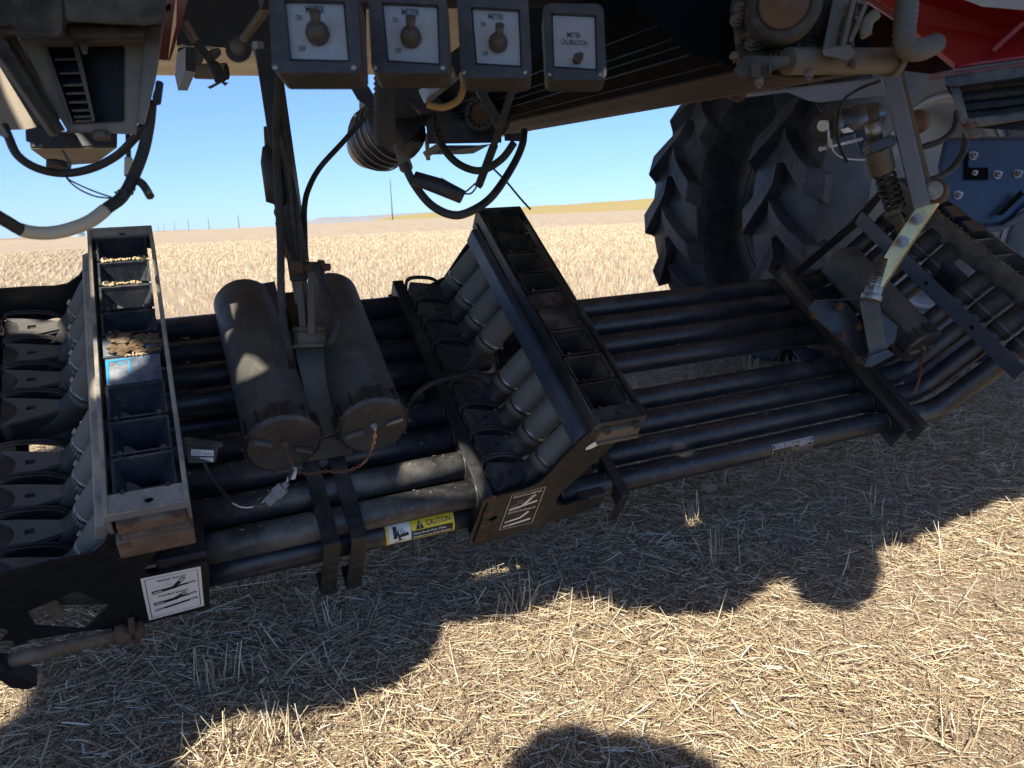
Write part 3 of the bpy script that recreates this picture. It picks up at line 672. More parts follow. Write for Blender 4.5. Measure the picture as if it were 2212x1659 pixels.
# wrapped decals on pipes
def pipefn(t0, t1, k, n_, a0, a1):
    """b runs over the pipe from angle a0 (top) to a1"""
    def fn(a, b, h):
        g_ = a0+(a1-a0)*b; dr = N*math.cos(g_)+S*math.sin(g_)
        return M(t0+(t1-t0)*a, SK[k], n_)+dr*(.0357+h)
    return fn
ta = [Mn(u, v, .02) for u, v in ((1662, 965), (1745, 940))]
t0 = (ta[0]-O).dot(T); t1 = (ta[1]-O).dot(T)
d = Decal(pipefn(t0, t1, 7, 0, math.radians(24), math.radians(104)), t1-t0, .050); d.rect(0, 0, 1, 1, .0004, 0, 8)
d.frame(.01, .02, .99, .98, .0011, .0008, 1); d.text('CENTER MANIFOLD CLEANOUT', .5, .15, .0085, .0011, 1, cw=(t1-t0)*.9, bold=0); d.line(.02, .29, .98, .29, .0012, .001, 1); d.line(.50, .29, .50, .97, .0008, .001, 1)
d.text('IMPORTANT', .75, .39, .004, .0011, 1, cw=(t1-t0)*.2)
for i in range(5): d.line(.54, .5+.09*i, .94-.04*(i % 2), .5+.09*i, .0004, .001, 1)
for q in (.1, .25, .4): d.line(q, .62, q, .84, .0012, .001, 1); d.line(q, .84, q+.05, .80, .0012, .001, 1)
decal_part(cen, 'cleanout_decal', d, [BLK, WHITE], 'CENTER MANIFOLD CLEANOUT decal wrapped on the front pipe')
ta = [Mn(*K(1000, 1600, [q])[0], .02) for q in ((1045, 1040), (1585, 920))]
t0 = (ta[0]-O).dot(T); t1 = (ta[1]-O).dot(T)
d = Decal(pipefn(t0, t1, 7, 0, math.radians(-2), math.radians(92)), t1-t0, .055); W_ = t1-t0
d.rect(0, 0, 1, 1, .0004, 0, 8); d.rect(.03, .06, .36, .95, .0007, 2, 8); d.rect(.36, .55, .975, .94, .0007, 1, 8)
d.frame(.035, .07, .97, .94, .0008, .0012, 1); d.line(.36, .07, .36, .94, .001, .0012, 1); d.line(.36, .55, .97, .55, .0012, .0012, 1)
d.text('CAUTION', .765, .31, .0135, .0014, 1, cw=W_*.36)
d.poly([(.43, .49), (.55, .49), (.49, .13)], .0028, 1); d.line(.49, .24, .49, .38, .0022, .0034, 0); d.line(.49, .42, .49, .46, .0022, .0034, 0)
d.text('Keep Hands Clear While', .63, .66, .0052, .0013, 2, cw=W_*.48); d.text('Raising/Lowering Center Manifolds', .665, .83, .0052, .0013, 2, cw=W_*.56)
d.line(.13, .2, .13, .72, .010, .0012, 1); d.line(.20, .62, .32, .58, .008, .0012, 1); d.line(.17, .5, .2, .85, .006, .0012, 1)
for q in ((.17, .5, .19, .3), (.20, .5, .24, .32), (.22, .55, .27, .42), (.15, .6, .17, .4), (.12, .9, .25, .8)): d.line(*q, .0022, .0012, 1)
decal_part(left, 'caution_decal', d, [YEL, INK, WHITE], 'yellow CAUTION decal on the lowest front pipe')
# straps round the left pipes
for i, tt in enumerate((-.775, -.712)):
    mb = MB(); mb.mbox(tt-.019, tt+.019, -.07, .765, .1345, .139); mb.mbox(tt-.019, tt+.019, .760, .765, -.10, .134); mb.mbox(tt+.015, tt+.019, .72, .760, -.09, .10)
    mb.mbox(tt-.019, tt+.022, .70, .765, -.105, -.100)
    mb.mbox(tt-.0185, tt+.0185, -.07, -.064, -.05, .1344)
    mb.build('support_strap', BLKD, left, bevel=.0015)
# ---- right section
rig = thing('seed_manifold', M(1.35, .35, 0), 'right manifold section with eight upward bent pipes before the tractor wheel', 'manifold')
mb = MB(); mb.mbox(1.118, 1.124, -.065, .765, -.045, .045); mb.mbox(1.124, 1.150, -.065, .765, .040, .045)
mb.build('cross_bar', BLKD, rig, bevel=.0015)
mb = MB(); mb.mbox(1.222, 1.228, -.065, .765, -.045, .045); mb.mbox(1.195, 1.222, -.065, .765, .040, .045); mb.build('cross_bar', BLKD, rig, bevel=.0015)
for k, s_ in enumerate(SK):
    mb = MB(); pth = smooth([M(1.228, s_, 0), M(1.30, s_, 0), M(1.36, s_, .015), M(1.405, s_, .055), M(1.44, s_, .12), M(1.485, s_, .20), M(1.53, s_, .28)], 6)
    mb.tube(pth, .0355, 30); mb.build('bent_pipe', BLK2, rig)
    a = M(1.53, s_, .28); ax = (M(1.56, s_, .335)-M(1.53, s_, .28)).normalized(); mb = MB(); mb.tube([a-ax*.012, a-ax*.01, a+ax*.095], [.036, .0385, .0385], 28)
    hz = mb.build('hose', RUB, rig); mb = MB(); mb.lathe(a+ax*.012, ax, [(0, .0385), (0, .040), (.010, .040), (.010, .0385)], 30); mb.build('hose_clamp', HDR2, hz)
def mslot(tt, ss, nn):
    return [M(tt+.006*math.cos(i*math.pi/5)*.8, ss+.006*math.sin(i*math.pi/5), nn) for i in range(10)]
mb = MB(); mb.mbox(1.44, 1.447, -.06, .78, .245, .30); mb.mbox(1.447, 1.475, -.06, .78, .245, .25)
mb.mat(1)
for s_ in (.33, .56): mb.prism([M(1.4395, s_+.009*math.cos(i*math.pi/6), .273+.007*math.sin(i*math.pi/6)) for i in range(12)], T*-.0005)
mb.build('hose_rail', [HDR2, HOLE], rig, bevel=.0015)
_M = M
def M(t, s, n): return _M(t+(.12*s+.012 if t > 1.5 else 0), s, n+(.02 if t > 1.5 else 0))
mb = MB(); mb.mbox(1.515, 1.525, -.08, .84, .335, .415); mb.mbox(1.525, 1.55, -.08, .84, .33, .338); mb.mbox(1.525, 1.65, -.08, -.072, .335, .415); mb.mbox(1.64, 1.65, -.08, .84, .335, .415)
for i in range(10): mb.mbox(1.525, 1.64, -.06+i*.0888, -.054+i*.0888, .345, .41)
mb.build('header_tray', BRUST, rig, bevel=.002)
mb = MB()
for i in (1, 2, 3, 6, 7): mb.prism([M(1.53, -.05+i*.0888, .345), M(1.635, -.05+i*.0888, .345), M(1.62, -.05+i*.0888, .43), M(1.545, -.05+i*.0888, .43)], S*.06)
R_ = random.Random(9)
for i in range(90): mb.mat(1).ico(M(1.515+R_.uniform(0, .012), R_.uniform(.1, .8), .416), R_.uniform(.002, .007), i)
mb.build('cup_block', [BLK, RUST], rig, bevel=.003)
M = _M
mb = MB(); mb.prism([M(1.43, -.07, .235), M(1.50, -.07, .235), M(1.53, -.07, .44), M(1.50, -.07, .44)], S*-.005); mb.prism([M(1.245, -.065, -.04), M(1.32, -.065, -.03), M(1.50, -.065, .25), M(1.44, -.065, .26)], S*-.005)
mb.build('side_plate', BLKD, rig)
# plate between the pipes seen through the gap
mb = MB(); mb.mbox(1.515, 1.52, .29, .40, .2, .35); mb.build('centre_plate', BLK, rig)
mb = MB(); mb.mbox(1.03, 1.118, .30, .385, -.04, -.034); mb.build('gusset_plate', HDR2, rig)
mb = MB(); R_ = random.Random(21)
# chaff caught on the pipes
B, D, L_, W_ = [], [], [], []
for i in range(650):
    k = R_.randrange(8)
    if R_.random() < .45: t_ = R_.uniform(-1.05, -.42); n_ = .1
    else: t_ = R_.uniform(-.05, 1.1); n_ = 0
    g_ = R_.gauss(-.35, .35); dr = N*math.cos(g_)+S*math.sin(g_); p = M(t_, SK[k], n_)+dr*.0362; a = R_.uniform(0, 6.28); tn = T.cross(dr)
    B.append(tuple(p)); D.append(tuple(T*math.cos(a)+tn*math.sin(a)*.5)); L_.append(R_.uniform(.002, .009)); W_.append(R_.uniform(.0005, .0011))
straws('chaff', np.array(B), np.array(D), np.array(L_), np.array(W_), rng.normal(0, .02, len(B)), sm, kind='stuff', label='tiny bits of chaff caught on top of the black pipes', cat='chaff')
#APPEND3
# ------------------------------------------------------------------ storage tubes, brackets and chains
def capdisc(mb, c, ax, R, rot=0):
    mb.lathe(c, ax, [(-.052, R*.96), (-.052, R+.006), (-.006, R+.008), (0, R), (.001, R*.99), (.0015, 0)], 48, False)
    x, y = perp(ax)
    for i in range(14):
        g_ = 2*math.pi*i/14+rot; dr = x*math.cos(g_)+y*math.sin(g_); tn = ax.cross(dr)
        mb.box(c-ax*.028+dr*(R+.009), ax*.024, tn*.004, dr*.004)
def stor(label, a, b_, R, barrot, latch=(1, 1)):
    ax = (b_-a).normalized(); s1 = (b_-a).length; s0 = 0
    th_ = thing('storage_tube', b_, label, 'storage tube', 'black plastic storage tubes')
    mb = MB(); mb.lathe(a, ax, [(0, 0), (0, R-.014), (.004, R-.005), (.014, R), (s1-s0-.05, R)], 56); mb.build('tube_body', PVC, th_)
    mb = MB(); capdisc(mb, b_, ax, R)
    x = T*math.cos(barrot)+N*math.sin(barrot)
    x = (x-ax*x.dot(ax)).normalized(); y = ax.cross(x)
    cp_ = mb.build('cap', CAPM, th_, bevel=.0012)
    mb = MB()
    for q in (-1, 1): mb.box(b_+ax*.004+x*R*.62*q, x*.021, y*.0035, ax*.007)
    mb.build('cap_grip', PVC, cp_, bevel=.001, each=True)
    mb = MB(); mb.lathe(b_+y*.004, ax, [(0, .010), (.006, .009), (.009, .005), (.016, .004), (.017, 0)], 16); mb.build('cap_rivet', STEEL if latch[0] else RUST, cp_)
    return th_
stor('left black storage tube, a sunlit corner on its far end, rusty chain at its cap', Mn(526, 650, .18), Mn(612, 962, .262), .078, -.45, (0, 1))
stor('second dusty storage tube, right of the lift strut, bright chain at its cap', Mn(710, 635, .18), Mn(808, 922, .262), .078, .25, (1, 1))
st3 = stor('shorter storage tube with square top end, lying on the bent right pipes', M(1.365, .10, .135), M(1.365, .51, .135), .066, .2, (0, 1))
for ch in list(st3.children):
    if ch.name.startswith('tube_body'): bpy.data.objects.remove(ch)
mb = MB(); c0 = lambda s_, w_: [M(1.365+w_*a, s_, .135+w_*b_) for a, b_ in ((-1, -.6), (-.6, -1), (.6, -1), (1, -.6), (1, .6), (.6, 1), (-.6, 1), (-1, .6))]
q0 = c0(.03, .068); mb.add(q0+c0(.46, .066), [tuple(range(8))[::-1]]+[(i, (i+1) % 8, 8+(i+1) % 8, 8+i) for i in range(8)]+[tuple(range(8, 16))])
mb.build('tube_body', PVC, st3, bevel=.003)
# chain between the two caps
cA = Mn(612, 962, .27); cB = Mn(812, 930, .27)
mb = MB(); mb.chain([cA, P(625, 990, 1.64), P(640, 1017, 1.65), P(668, 1023, 1.67), P(700, 1018, 1.68), P(745, 1018, 1.69), P(785, 1000, 1.70), P(805, 965, 1.72), cB], .0095, .0014)
mb.build('chain', CHAINM, label='thin rusty chain joining the caps of the two storage tubes', cat='chain')
mb = MB(); c3_ = M(1.365, .52, .14); mb.chain([c3_, c3_+S*.02-N*.05, P(1988, 810, 2.43), P(1975, 850, 2.42)], .012, .0016)
mb.build('chain', CHAINM, label='rusty chain hanging from the cap of the shorter storage tube at right', cat='chain')
# bracket box between tubes
br_ = thing('lift_bracket', M(-.73, .3, .14), 'tapered dark bracket box between the two storage tubes with a nut on top', 'bracket')
mb = MB(); mb.prism([M(-.785, .21, .14), M(-.665, .21, .14), M(-.672, .21, .235), M(-.778, .21, .235)], S*.005)
mb.prism([M(-.785, .215, .14), M(-.785, .50, .14), M(-.785, .42, .225), M(-.785, .215, .235)], T*.005); mb.prism([M(-.67, .215, .14), M(-.67, .50, .14), M(-.67, .42, .225), M(-.67, .215, .235)], T*.005)
q_ = [Mn(636, 748, .265), Mn(720, 740, .265), Mn(746, 930, .215), Mn(678, 950, .215)]; mb.hex8([p-N*.008 for p in q_], q_); mb.hex8([q_[3]-N*.008, q_[2]-N*.008, q_[2]-N*.075, q_[3]-N*.075], [q_[3]+S*.006-N*.001, q_[2]+S*.006-N*.001, q_[2]+S*.006-N*.075, q_[3]+S*.006-N*.075])
mb.hex8([M(-.782, .53, .14), M(-.672, .53, .14), M(-.68, .525, .205), M(-.775, .525, .205)], [M(-.782, .535, .14), M(-.672, .535, .14), M(-.68, .531, .205), M(-.775, .531, .205)])
mb.build('bracket_box', PVC, br_, bevel=.002)
mb = MB(); mb.prism([M(-.80, -.03, .14), M(-.775, -.03, .15), M(-.775, .21, .20), M(-.80, .21, .20)], T*.005); mb.prism([M(-.80, -.03, .21), M(-.76, -.03, .215), M(-.76, .10, .215), M(-.80, .10, .21)], N*.005)
mb.build('upright_tab', HDR2, br_)
# ------------------------------------------------------------------ left lift strut
st = thing('lift_strut', P(672, 738, 1.86), 'long dark lift strut standing between the two storage tubes and running up to the cart', 'strut')
bz = 1.86
base = P(670, 742, bz); top_ = P(662, 600, bz-.02); hi = P(572, 95, 1.62)
axs = (P(668, 690, bz)-base).normalized()
mb = MB(); mb.tube([base-axs*.005, base+axs*.028], .040, 6); mb.tube([base-axs*.012, base-axs*.004], .05, 20); mb.tube([base+axs*.028, base+axs*.04], .040, 20)
mb.build('swivel_nut', TANM, st, bevel=.002)
mb = MB(); f_ = Fw
mb.beam(P(662, 722, bz), P(650, 600, bz-.01), .018, .05, f_); mb.beam(P(677, 722, bz-.03), P(677, 580, bz-.04), .017, .045, f_); mb.beam(P(652, 655, bz), P(635, 560, bz-.01), .03, .012, f_)
mb.build('clevis_plate', TANM, st, bevel=.002, each=True)
mb = MB(); mb.lathe(P(632, 575, bz-.06), (P(700, 577, bz-.06)-P(632, 575, bz-.06)), [(0, 0), (0, .02), (.03, .02), (.03, .012), (.062, .012), (.062, .017), (.075, .017), (.075, .009), (.09, .009), (.09, 0)], 12, False)
mb.build('pivot_bolt', RUST, st)
mb = MB(); mb.beam(P(650, 602, bz-.02), P(577, 105, 1.64), .042, .05, f_); mb.build('square_tube', BLKD, st, bevel=.004)
mb = MB(); mb.beam(P(634, 520, bz-.03), P(557, 90, 1.66), .010, .05, f_); mb.build('flat_strap', ALU, st)
mb = MB(); mb.prism([P(600, 265, 1.66), P(614, 268, 1.66), P(617, 285, 1.67), P(630, 340, 1.70), P(633, 352, 1.705), P(631, 362, 1.71), P(648, 452, 1.74), P(664, 560, 1.78), P(650, 600, 1.8), P(628, 520, 1.78)], Fw*.015); mb.build('web_plate', BLKD, st, bevel=.002)
mb = MB(); mb.tube([P(588, 320, 1.72), P(590, 350, 1.72), P(600, 430, 1.75), P(618, 440, 1.75)], [.022, .028, .028, .01], 18); mb.mat(1).tube([P(577, 275, 1.71), P(580, 330, 1.71)], .008, 10); mb.mat(2).prism([P(584, 318, 1.70), P(570, 330, 1.70), P(568, 355, 1.70), P(580, 360, 1.70)], Fw*.02)
mb.build('latch_cylinder', [BLKD, RUST, ALU], st)
mb = MB(); mb.chain([P(594, 428, 1.74), P(600, 470, 1.75), P(608, 520, 1.76), P(625, 560, 1.78)], .017, .0028); mb.build('link_chain', CHAINM, st)
mb = MB(); mb.conduit([P(610, 100, 1.55), P(602, 200, 1.62), P(597, 290, 1.66), P(600, 400, 1.68), P(606, 520, 1.70), P(607, 620, 1.70), P(612, 690, 1.70), P(625, 760, 1.70), P(632, 790, 1.75)], .0095, .006)
mb.build('corrugated_conduit', RUB, label='thin ribbed conduit running down the left side of the lift strut to the bracket', cat='conduit')
mb = MB(); mb.conduit([P(684, 570, 1.78), P(700, 620, 1.78), P(722, 660, 1.77), P(730, 700, 1.76), P(718, 735, 1.76), P(706, 750, 1.78)], .0095, .006)
mb.build('corrugated_conduit', RUB, label='short ribbed conduit looping right of the strut foot against the second storage tube', cat='conduit')
mb = MB(); mb.conduit([P(1030, 800, 2.0), P(990, 812, 1.95), P(940, 825, 1.9), P(900, 850, 1.88), P(878, 880, 1.9)], .0085, .006)
mb.build('corrugated_conduit', RUB, label='ribbed conduit crossing the black cross bar beside the hose clamps', cat='conduit')
# flow module box with paper labels
md = thing('sensor_module', Mn(445, 985, .14), 'small black sensor module with white paper labels lying on the pipes beside the left tray', 'sensor')
tl, tr_, br, bl = P(408, 962, 1.60), P(472, 970, 1.62), P(466, 1000, 1.63), P(414, 998, 1.61)
mb = MB(); mb.prism([P(398, 950, 1.60), P(474, 958, 1.62), P(466, 999, 1.60), P(405, 1001, 1.58)], Fw*.03); mb.prism([P(396, 943, 1.60), P(455, 950, 1.62), P(482, 957, 1.62), P(481, 967, 1.62), P(440, 968, 1.60), P(396, 958, 1.59)], Fw*.05)
mb.build('module_case', CAPM, md, bevel=.003)
d = Decal(flatfn(P(412, 970, 1.592), P(466, 973, 1.602), P(464, 998, 1.60), P(412, 998, 1.588), -Fw), .053, .026)
d.rect(.02, 0, .93, .5, .0006, 0); d.rect(0, .62, .30, .98, .0006, 0); d.rect(.36, .62, .94, .98, .0006, 0)
for i in range(4): d.line(.08, .12+.09*i, .45-.05*(i % 2), .12+.09*i, .0006, .0009, 1)
for i in range(11): d.line(.55+.03*i, .22, .55+.03*i, .42, .0003+.0005*(i % 3 == 0), .0009, 1)
for i in range(3): d.line(.42, .7+.09*i, .85-.1*(i % 2), .7+.09*i, .0006, .0009, 1); d.line(.03, .7+.09*i, .24, .7+.09*i, .0006, .0009, 1)
d.mb.build('paper_label', [WHITE, INK], md)
ca = thing('sensor_cable', P(440, 1000, 1.62), 'dark sheathed cable with white wires and grey plug lying across the left pipes', 'cable')
mb = MB(); mb.tube(smooth([P(440, 998, 1.6), P(455, 1030, 1.6), P(480, 1060, 1.59), P(502, 1087, 1.58)], 8), .0042, 10); mb.build('sheath', RUB, ca)
mb = MB(); mb.tube(smooth([P(502, 1087, 1.58), P(520, 1095, 1.575), P(540, 1096, 1.575), P(560, 1092, 1.575), P(575, 1078, 1.57)], 8), .0018, 8); mb.tube(smooth([P(612, 1050, 1.57), P(620, 1040, 1.57), P(622, 1030, 1.58)], 6), .0018, 8); mb.build('white_wire', WWIRE, ca)
mb = MB(); mb.tube(smooth([P(502, 1088, 1.58), P(520, 1099, 1.575), P(542, 1099, 1.575), P(578, 1083, 1.57)], 8), .0016, 8); mb.tube(smooth([P(618, 1048, 1.57), P(624, 1033, 1.58), P(632, 1015, 1.6)], 6), .004, 8); mb.build('black_wire', RUB, ca, each=True)
mb = MB(); mb.beam(P(577, 1086, 1.565), P(598, 1066, 1.565), .020, .014, Fw); mb.beam(P(596, 1068, 1.563), P(613, 1052, 1.563), .026, .018, Fw); mb.beam(P(612, 1053, 1.565), P(620, 1043, 1.565), .012, .012, Fw); mb.beam(P(585, 1078, 1.556), P(600, 1064, 1.556), .006, .004, Fw)
mb.build('plug', CONN, ca, bevel=.0015)
mb = MB(); mb.tube([P(636, 1012, 1.63), P(632, 1032, 1.61)], .0065, 10); mb.build('white_sleeve', WWIRE, ca)

# ------------------------------------------------------------------ right linkage
rl = thing('lift_linkage', P(1880, 640, 2.62), 'right lift linkage with a yellow zinc link plate bolted to a blue-grey bar', 'linkage')
Z = 2.55
mb = MB()
lp = K(3300, 700, [(990, 262), (1200, 262), (1300, 180), (1245, 90), (1290, 120), (1306, 170), (870, 820), (540, 1290), (480, 1370), (360, 1240), (500, 1030), (640, 780)], 3.0219)
lk = K(3300, 700, [(985, 265), (1195, 262), (1215, 250), (500, 1345), (480, 1360), (358, 1240), (640, 790)], 3.0219)
mb.prism([P(a, b_, 2.45) for a, b_ in lk], camdir(.022, -.002, .03)); mb.build('link_plate', GOLD, rl, bevel=.0015)
def k3(x, y): return K(3300, 700, [(x, y)], 3.0219)[0]
mb = MB()
for (x_, y_, r_) in ((930, 500, .016), (760, 765, .018)):
    u, v = k3(x_, y_); mb.bolt(P(u, v, 2.45), -Fw+Rt*-.35, r_*.75, .02)
mb.build('link_bolt', STEEL, rl, each=True)
mb = MB(); u, v = k3(1150, 170); ce = P(u, v, 2.47); axp = camdir(-.55, .12, -.8).normalized(); mb.tube([ce+axp*-.05, ce+axp*.055], .040, 30); mb.build('pivot_bush', RUST, rl, bevel=.003)
mb = MB(); mb.bolt(ce+axp*.055, axp, .020, .025); mb.build('pivot_bolt', STEEL, rl)
mb = MB(); u, v = k3(1280, 120); mb.prism([P(*k3(*q), 2.50) for q in ((1130, 30), (1230, 45), (1300, 120), (1306, 170), (1200, 330), (1120, 260))], camdir(.0, 0, .012)); mb.build('link_plate', GOLD, rl)
mb = MB(); mb.beam(P(1921, 150, 2.28), P(1990, 445, 2.42), .048, .030, camdir(-.5, 0, -1)); mb.build('drop_bar', mat('blue_grey_bar', (.10, .125, .17), .45, dust=(DUST, .25, 6), bump=.05), rl, bevel=.003)
mb = MB(); mb.beam(P(1938, 140, 2.33), P(2003, 400, 2.46), .02, .06, camdir(-.5, 0, -1)); mb.build('bar_edge', TANM, rl)
# spring rod
mb = MB(); mb.tube([P(1884, 232, 2.36), P(1890, 275, 2.38), P(1892, 290, 2.39), P(1935, 460, 2.52), P(1938, 470, 2.53), P(1952, 505, 2.56)], [.018, .018, .011, .011, .017, .017], 14)
mb.build('spring_rod', TANM, rl)
mb = MB(); mb.spring(P(1909, 372, 2.44), P(1936, 455, 2.5), .030, .0055, 6.5); mb.build('coil_spring', BLKD, rl)
mb = MB(); mb.tube([P(1885, 262, 2.36), P(1891, 300, 2.38)], .027, 6); mb.build('spring_nuts', STEEL, rl)
mb = MB(); mb.tube([P(1892, 322, 2.39), P(1896, 310, 2.39)], .038, 20); mb.tube([P(1894, 318, 2.39), P(1906, 368, 2.43)], .040, 24); mb.tube([P(1905, 366, 2.43), P(1908, 376, 2.43)], .034, 24); mb.tube([P(1933, 452, 2.5), P(1937, 462, 2.5)], .036, 24); mb.build('spring_collar', TANM, rl, bevel=.002, each=True)
mb = MB(); mb.beam(P(1872, 326, 2.36), P(1921, 306, 2.36), .03, .05, Fw); mb.tube([P(1921, 306, 2.35), P(1922, 306, 2.40)], .020, 20); mb.build('spring_clamp_bar', HDR2, rl, bevel=.004)
mb = MB(); a = P(*k3(400, 1420), 2.44); b_ = P(*k3(470, 1180), 2.44); ax = (b_-a).normalized()
mb.tube([a-ax*.012, a+ax*.008], .033, 24); mb.tube([a+ax*.008, a+ax*.034], .030, 6); mb.tube([a+ax*.034, b_], .0145, 14); mb.build('swivel_nut', STEEL, rl, bevel=.002)
mb = MB()
for i in range(12): mb.tube([(a+ax*(.045+i*.0075)), (a+ax*(.048+i*.0075))], .016, 14)
mb.build('threads', TANM, rl)
# bracket that the right linkage stands on
rb = thing('lift_bracket', Mn(1885, 790, .05), 'black gusseted lift bracket with a leaning post on the right cross bars', 'bracket')
k4 = lambda q: K(2932, 750, [q])[0]
mb = MB(); mb.prism([P(*k4(q), 2.52) for q in ((905, 870), (1065, 860), (1130, 1255), (980, 1330), (985, 1280))], Fw*.05); mb.build('post', PVC, rb, bevel=.003)
mb = MB(); mb.prism([P(*k4(q), 2.60) for q in ((560, 872), (800, 880), (950, 1080), (985, 1290), (930, 1390), (820, 1240), (500, 965))], Fw*.006)
mb.prism([P(*k4(q), 2.58) for q in ((500, 945), (550, 868), (925, 845), (905, 870), (565, 880), (520, 960))], Fw*.07)
mb.prism([P(*k4(q), 2.50) for q in ((980, 1310), (1130, 1255), (1190, 1300), (1000, 1400), (940, 1395))], Fw*.05)
mb.prism([P(*k4(q), 2.54) for q in ((1075, 960), (1215, 1075), (1190, 1190), (1120, 1260))], Fw*.006)
mb.build('gusset', BLK2, rb, bevel=.002, each=True)
mb = MB()
for q in ((755, 915), (905, 1080), (550, 985), (775, 1150), (905, 1340)): mb.bolt(P(*k4(q), 2.575), -Fw+Rt*-.4, .009, .02)
mb.build('bracket_bolt', RUST, rb, each=True)
#APPEND4
# ------------------------------------------------------------------ tractor with dual wheels
def c1(q): return K(0, 0, [q])[0]
def c2(q): return K(1000, 0, [q])[0]
def c3(q): return K(2000, 0, [q])[0]
def c4(q): return K(2932, 0, [q])[0]
def pp(f, pts, z): return [P(*f(q), z) for q in pts]
WC = P(2056, 440, 4.5); WA = V((.39, -.91, 0)).normalized(); WD = V((.91, .39, 0)).normalized(); WZ = V((0, 0, 1)); WR = WC.z+.015
tra = thing('tractor', WC-WZ*WC.z, 'dark blue tractor on cleated dual tyres standing beyond the right end of the manifold', 'tractor')
def cp(x, r, a): return WC+WA*x+(WD*math.cos(a)+WZ*math.sin(a))*r
def tyre_mesh(x0, x1, R, Rr):
    mb = MB(); w_ = x1-x0; xm = (x0+x1)/2; h = w_/2; seg = 120
    prof = [(-h*.62, Rr), (-h*.9, Rr+.05), (-h*1.02, Rr+.16), (-h*1.0, Rr+.26), (-h*.93, R-.100), (-h*.5, R-.090), (0, R-.086), (h*.5, R-.090), (h*.93, R-.100), (h*1.0, Rr+.26), (h*1.02, Rr+.16), (h*.9, Rr+.05), (h*.62, Rr)]
    vs = [cp(xm+a, r, 2*math.pi*k/seg) for a, r in prof for k in range(seg)]
    mb.add(vs, [(i*seg+k, (i+1)*seg+k, (i+1)*seg+(k+1) % seg, i*seg+(k+1) % seg) for i in range(len(prof)-1) for k in range(seg)], True)
    nl = 17
    for side in (-1, 1):
        for j in range(nl):
            th0 = 2*math.pi*(j+(.5 if side > 0 else 0))/nl
            sec = []
            for i in range(8):
                q = i/7; xx = side*(-.012+(h*1.03+.012)*q); th_ = th0+.27*q**.8
                rb_ = R-.088-.03*max(0, abs(xx)/h-.5)*2 - (0.02 if i == 7 else 0); rt = R-.004-.012*q**2-(.10 if i == 7 else 0)
                hw = (.052+.02*q)/R; sk = .35
                sec.append([cp(xm+xx, rb_-.02, th_-hw*1.35), cp(xm+xx, rt, th_-hw), cp(xm+xx, rt, th_+hw), cp(xm+xx, rb_-.02, th_+hw*1.35)])
            vs = [p for s_ in sec for p in s_]; fs = []
            for i in range(7):
                for k in range(3): fs.append((i*4+k, i*4+k+1, i*4+4+k+1, i*4+4+k))
            fs += [(0, 1, 2, 3), (28, 31, 30, 29)]
            mb.add(vs, fs)
    return mb
for i, (a, b_) in enumerate(((-.56, 0), (-1.62, -1.06))):
    e = bpy.data.objects.new('wheel', None); COL.objects.link(e); e.parent = tra; e.location = (0, 0, 0)
    tyre_mesh(a, b_, WR, .60).build('tyre', TYRE, e, bevel=.006)
    mb = MB(); seg = 64; prof = [(b_-.06, .61), (b_-.045, .64), (b_-.065, .635), (b_-.09, .60), (b_-.11, .57), (b_-.22, .56), (b_-.28, .50), (b_-.30, .30), (b_-.22, .20), (b_-.22, .02), (a+.06, .02), (a+.06, .61)]
    mb.add([cp(x_, r_, 2*math.pi*k/seg) for x_, r_ in prof for k in range(seg)], [(q*seg+k, q*seg+(k+1) % seg, (q+1)*seg+(k+1) % seg, (q+1)*seg+k) for q in range(len(prof)-1) for k in range(seg)], True)
    mb.build('rim', RIM, e)
mb = MB(); mb.tube([cp(-1.7, 0, 0), cp(.35, 0, 0)], .10, 20); mb.build('axle', TBLUE, tra)
mb = MB(); mb.prism([P(u, v, 3.3) for u, v in ((2040, 296), (2330, 292), (2330, 440), (2212, 445), (2190, 470), (2165, 488), (2100, 492), (2060, 470), (2035, 420), (2025, 360))], Fw*.18)
mb.build('frame_casting', TBLUE, tra, bevel=.02)
mb = MB()
mb.prism([P(u, v, 3.27) for u, v in ((2070, 492), (2165, 485), (2300, 395), (2300, 430), (2160, 500), (2080, 505))], Fw*.3); mb.build('lower_lip', HDR2, tra, bevel=.01)
mb = MB()
for u, v in ((2101, 337), (2100, 376), (2153, 378), (2197, 376), (2068, 422)): mb.bolt(P(u, v, 3.3), -Fw, .013, .02)
mb.build('frame_bolt', STEEL, tra, each=True)
mb = MB(); mb.prism([P(u, v, 3.29) for u, v in ((2085, 330), (2092, 330), (2092, 362), (2135, 362), (2135, 388), (2085, 388))], Fw*.02); mb.prism([P(u, v, 3.26) for u, v in ((2150, 465), (2205, 410), (2212, 420), (2165, 465))], Fw*.01); mb.build('frame_slot', HOLE, tra, each=True)
# fender / hitch parts above the wheels
mb = MB(); mb.prism([P(u, v, 3.6) for u, v in ((1565, 205), (1700, 190), (1930, 165), (1930, 205), (1770, 222), (1745, 218), (1700, 200), (1575, 215))], Fw*.25); mb.build('drawbar_plate', mat('grey_steel_bar', (.20, .21, .23), .5, .3, dust=(DUST, .3, 6)), tra, bevel=.01)
mb = MB(); mb.bolt(P(1592, 201, 3.6), -Fw, .03, .02); mb.bolt(P(1700, 176, 3.2), -Fw, .02, .02); mb.build('plate_bolt', RUST, tra, each=True)
mb = MB(); mb.prism([P(u, v, 3.4) for u, v in ((1840, 225), (1905, 225), (1905, 330), (1860, 340), (1845, 300))], Fw*.3); mb.build('rear_housing', TBLUE, tra, bevel=.02)
mb = MB(); mb.lathe(P(1985, 262, 3.2), camdir(-.8, .35, -.45), [(0, 0), (0, .05), (.04, .052), (.05, .035), (.12, .035), (.12, 0)], 24); mb.build('pto_yoke', LITCAST, tra)
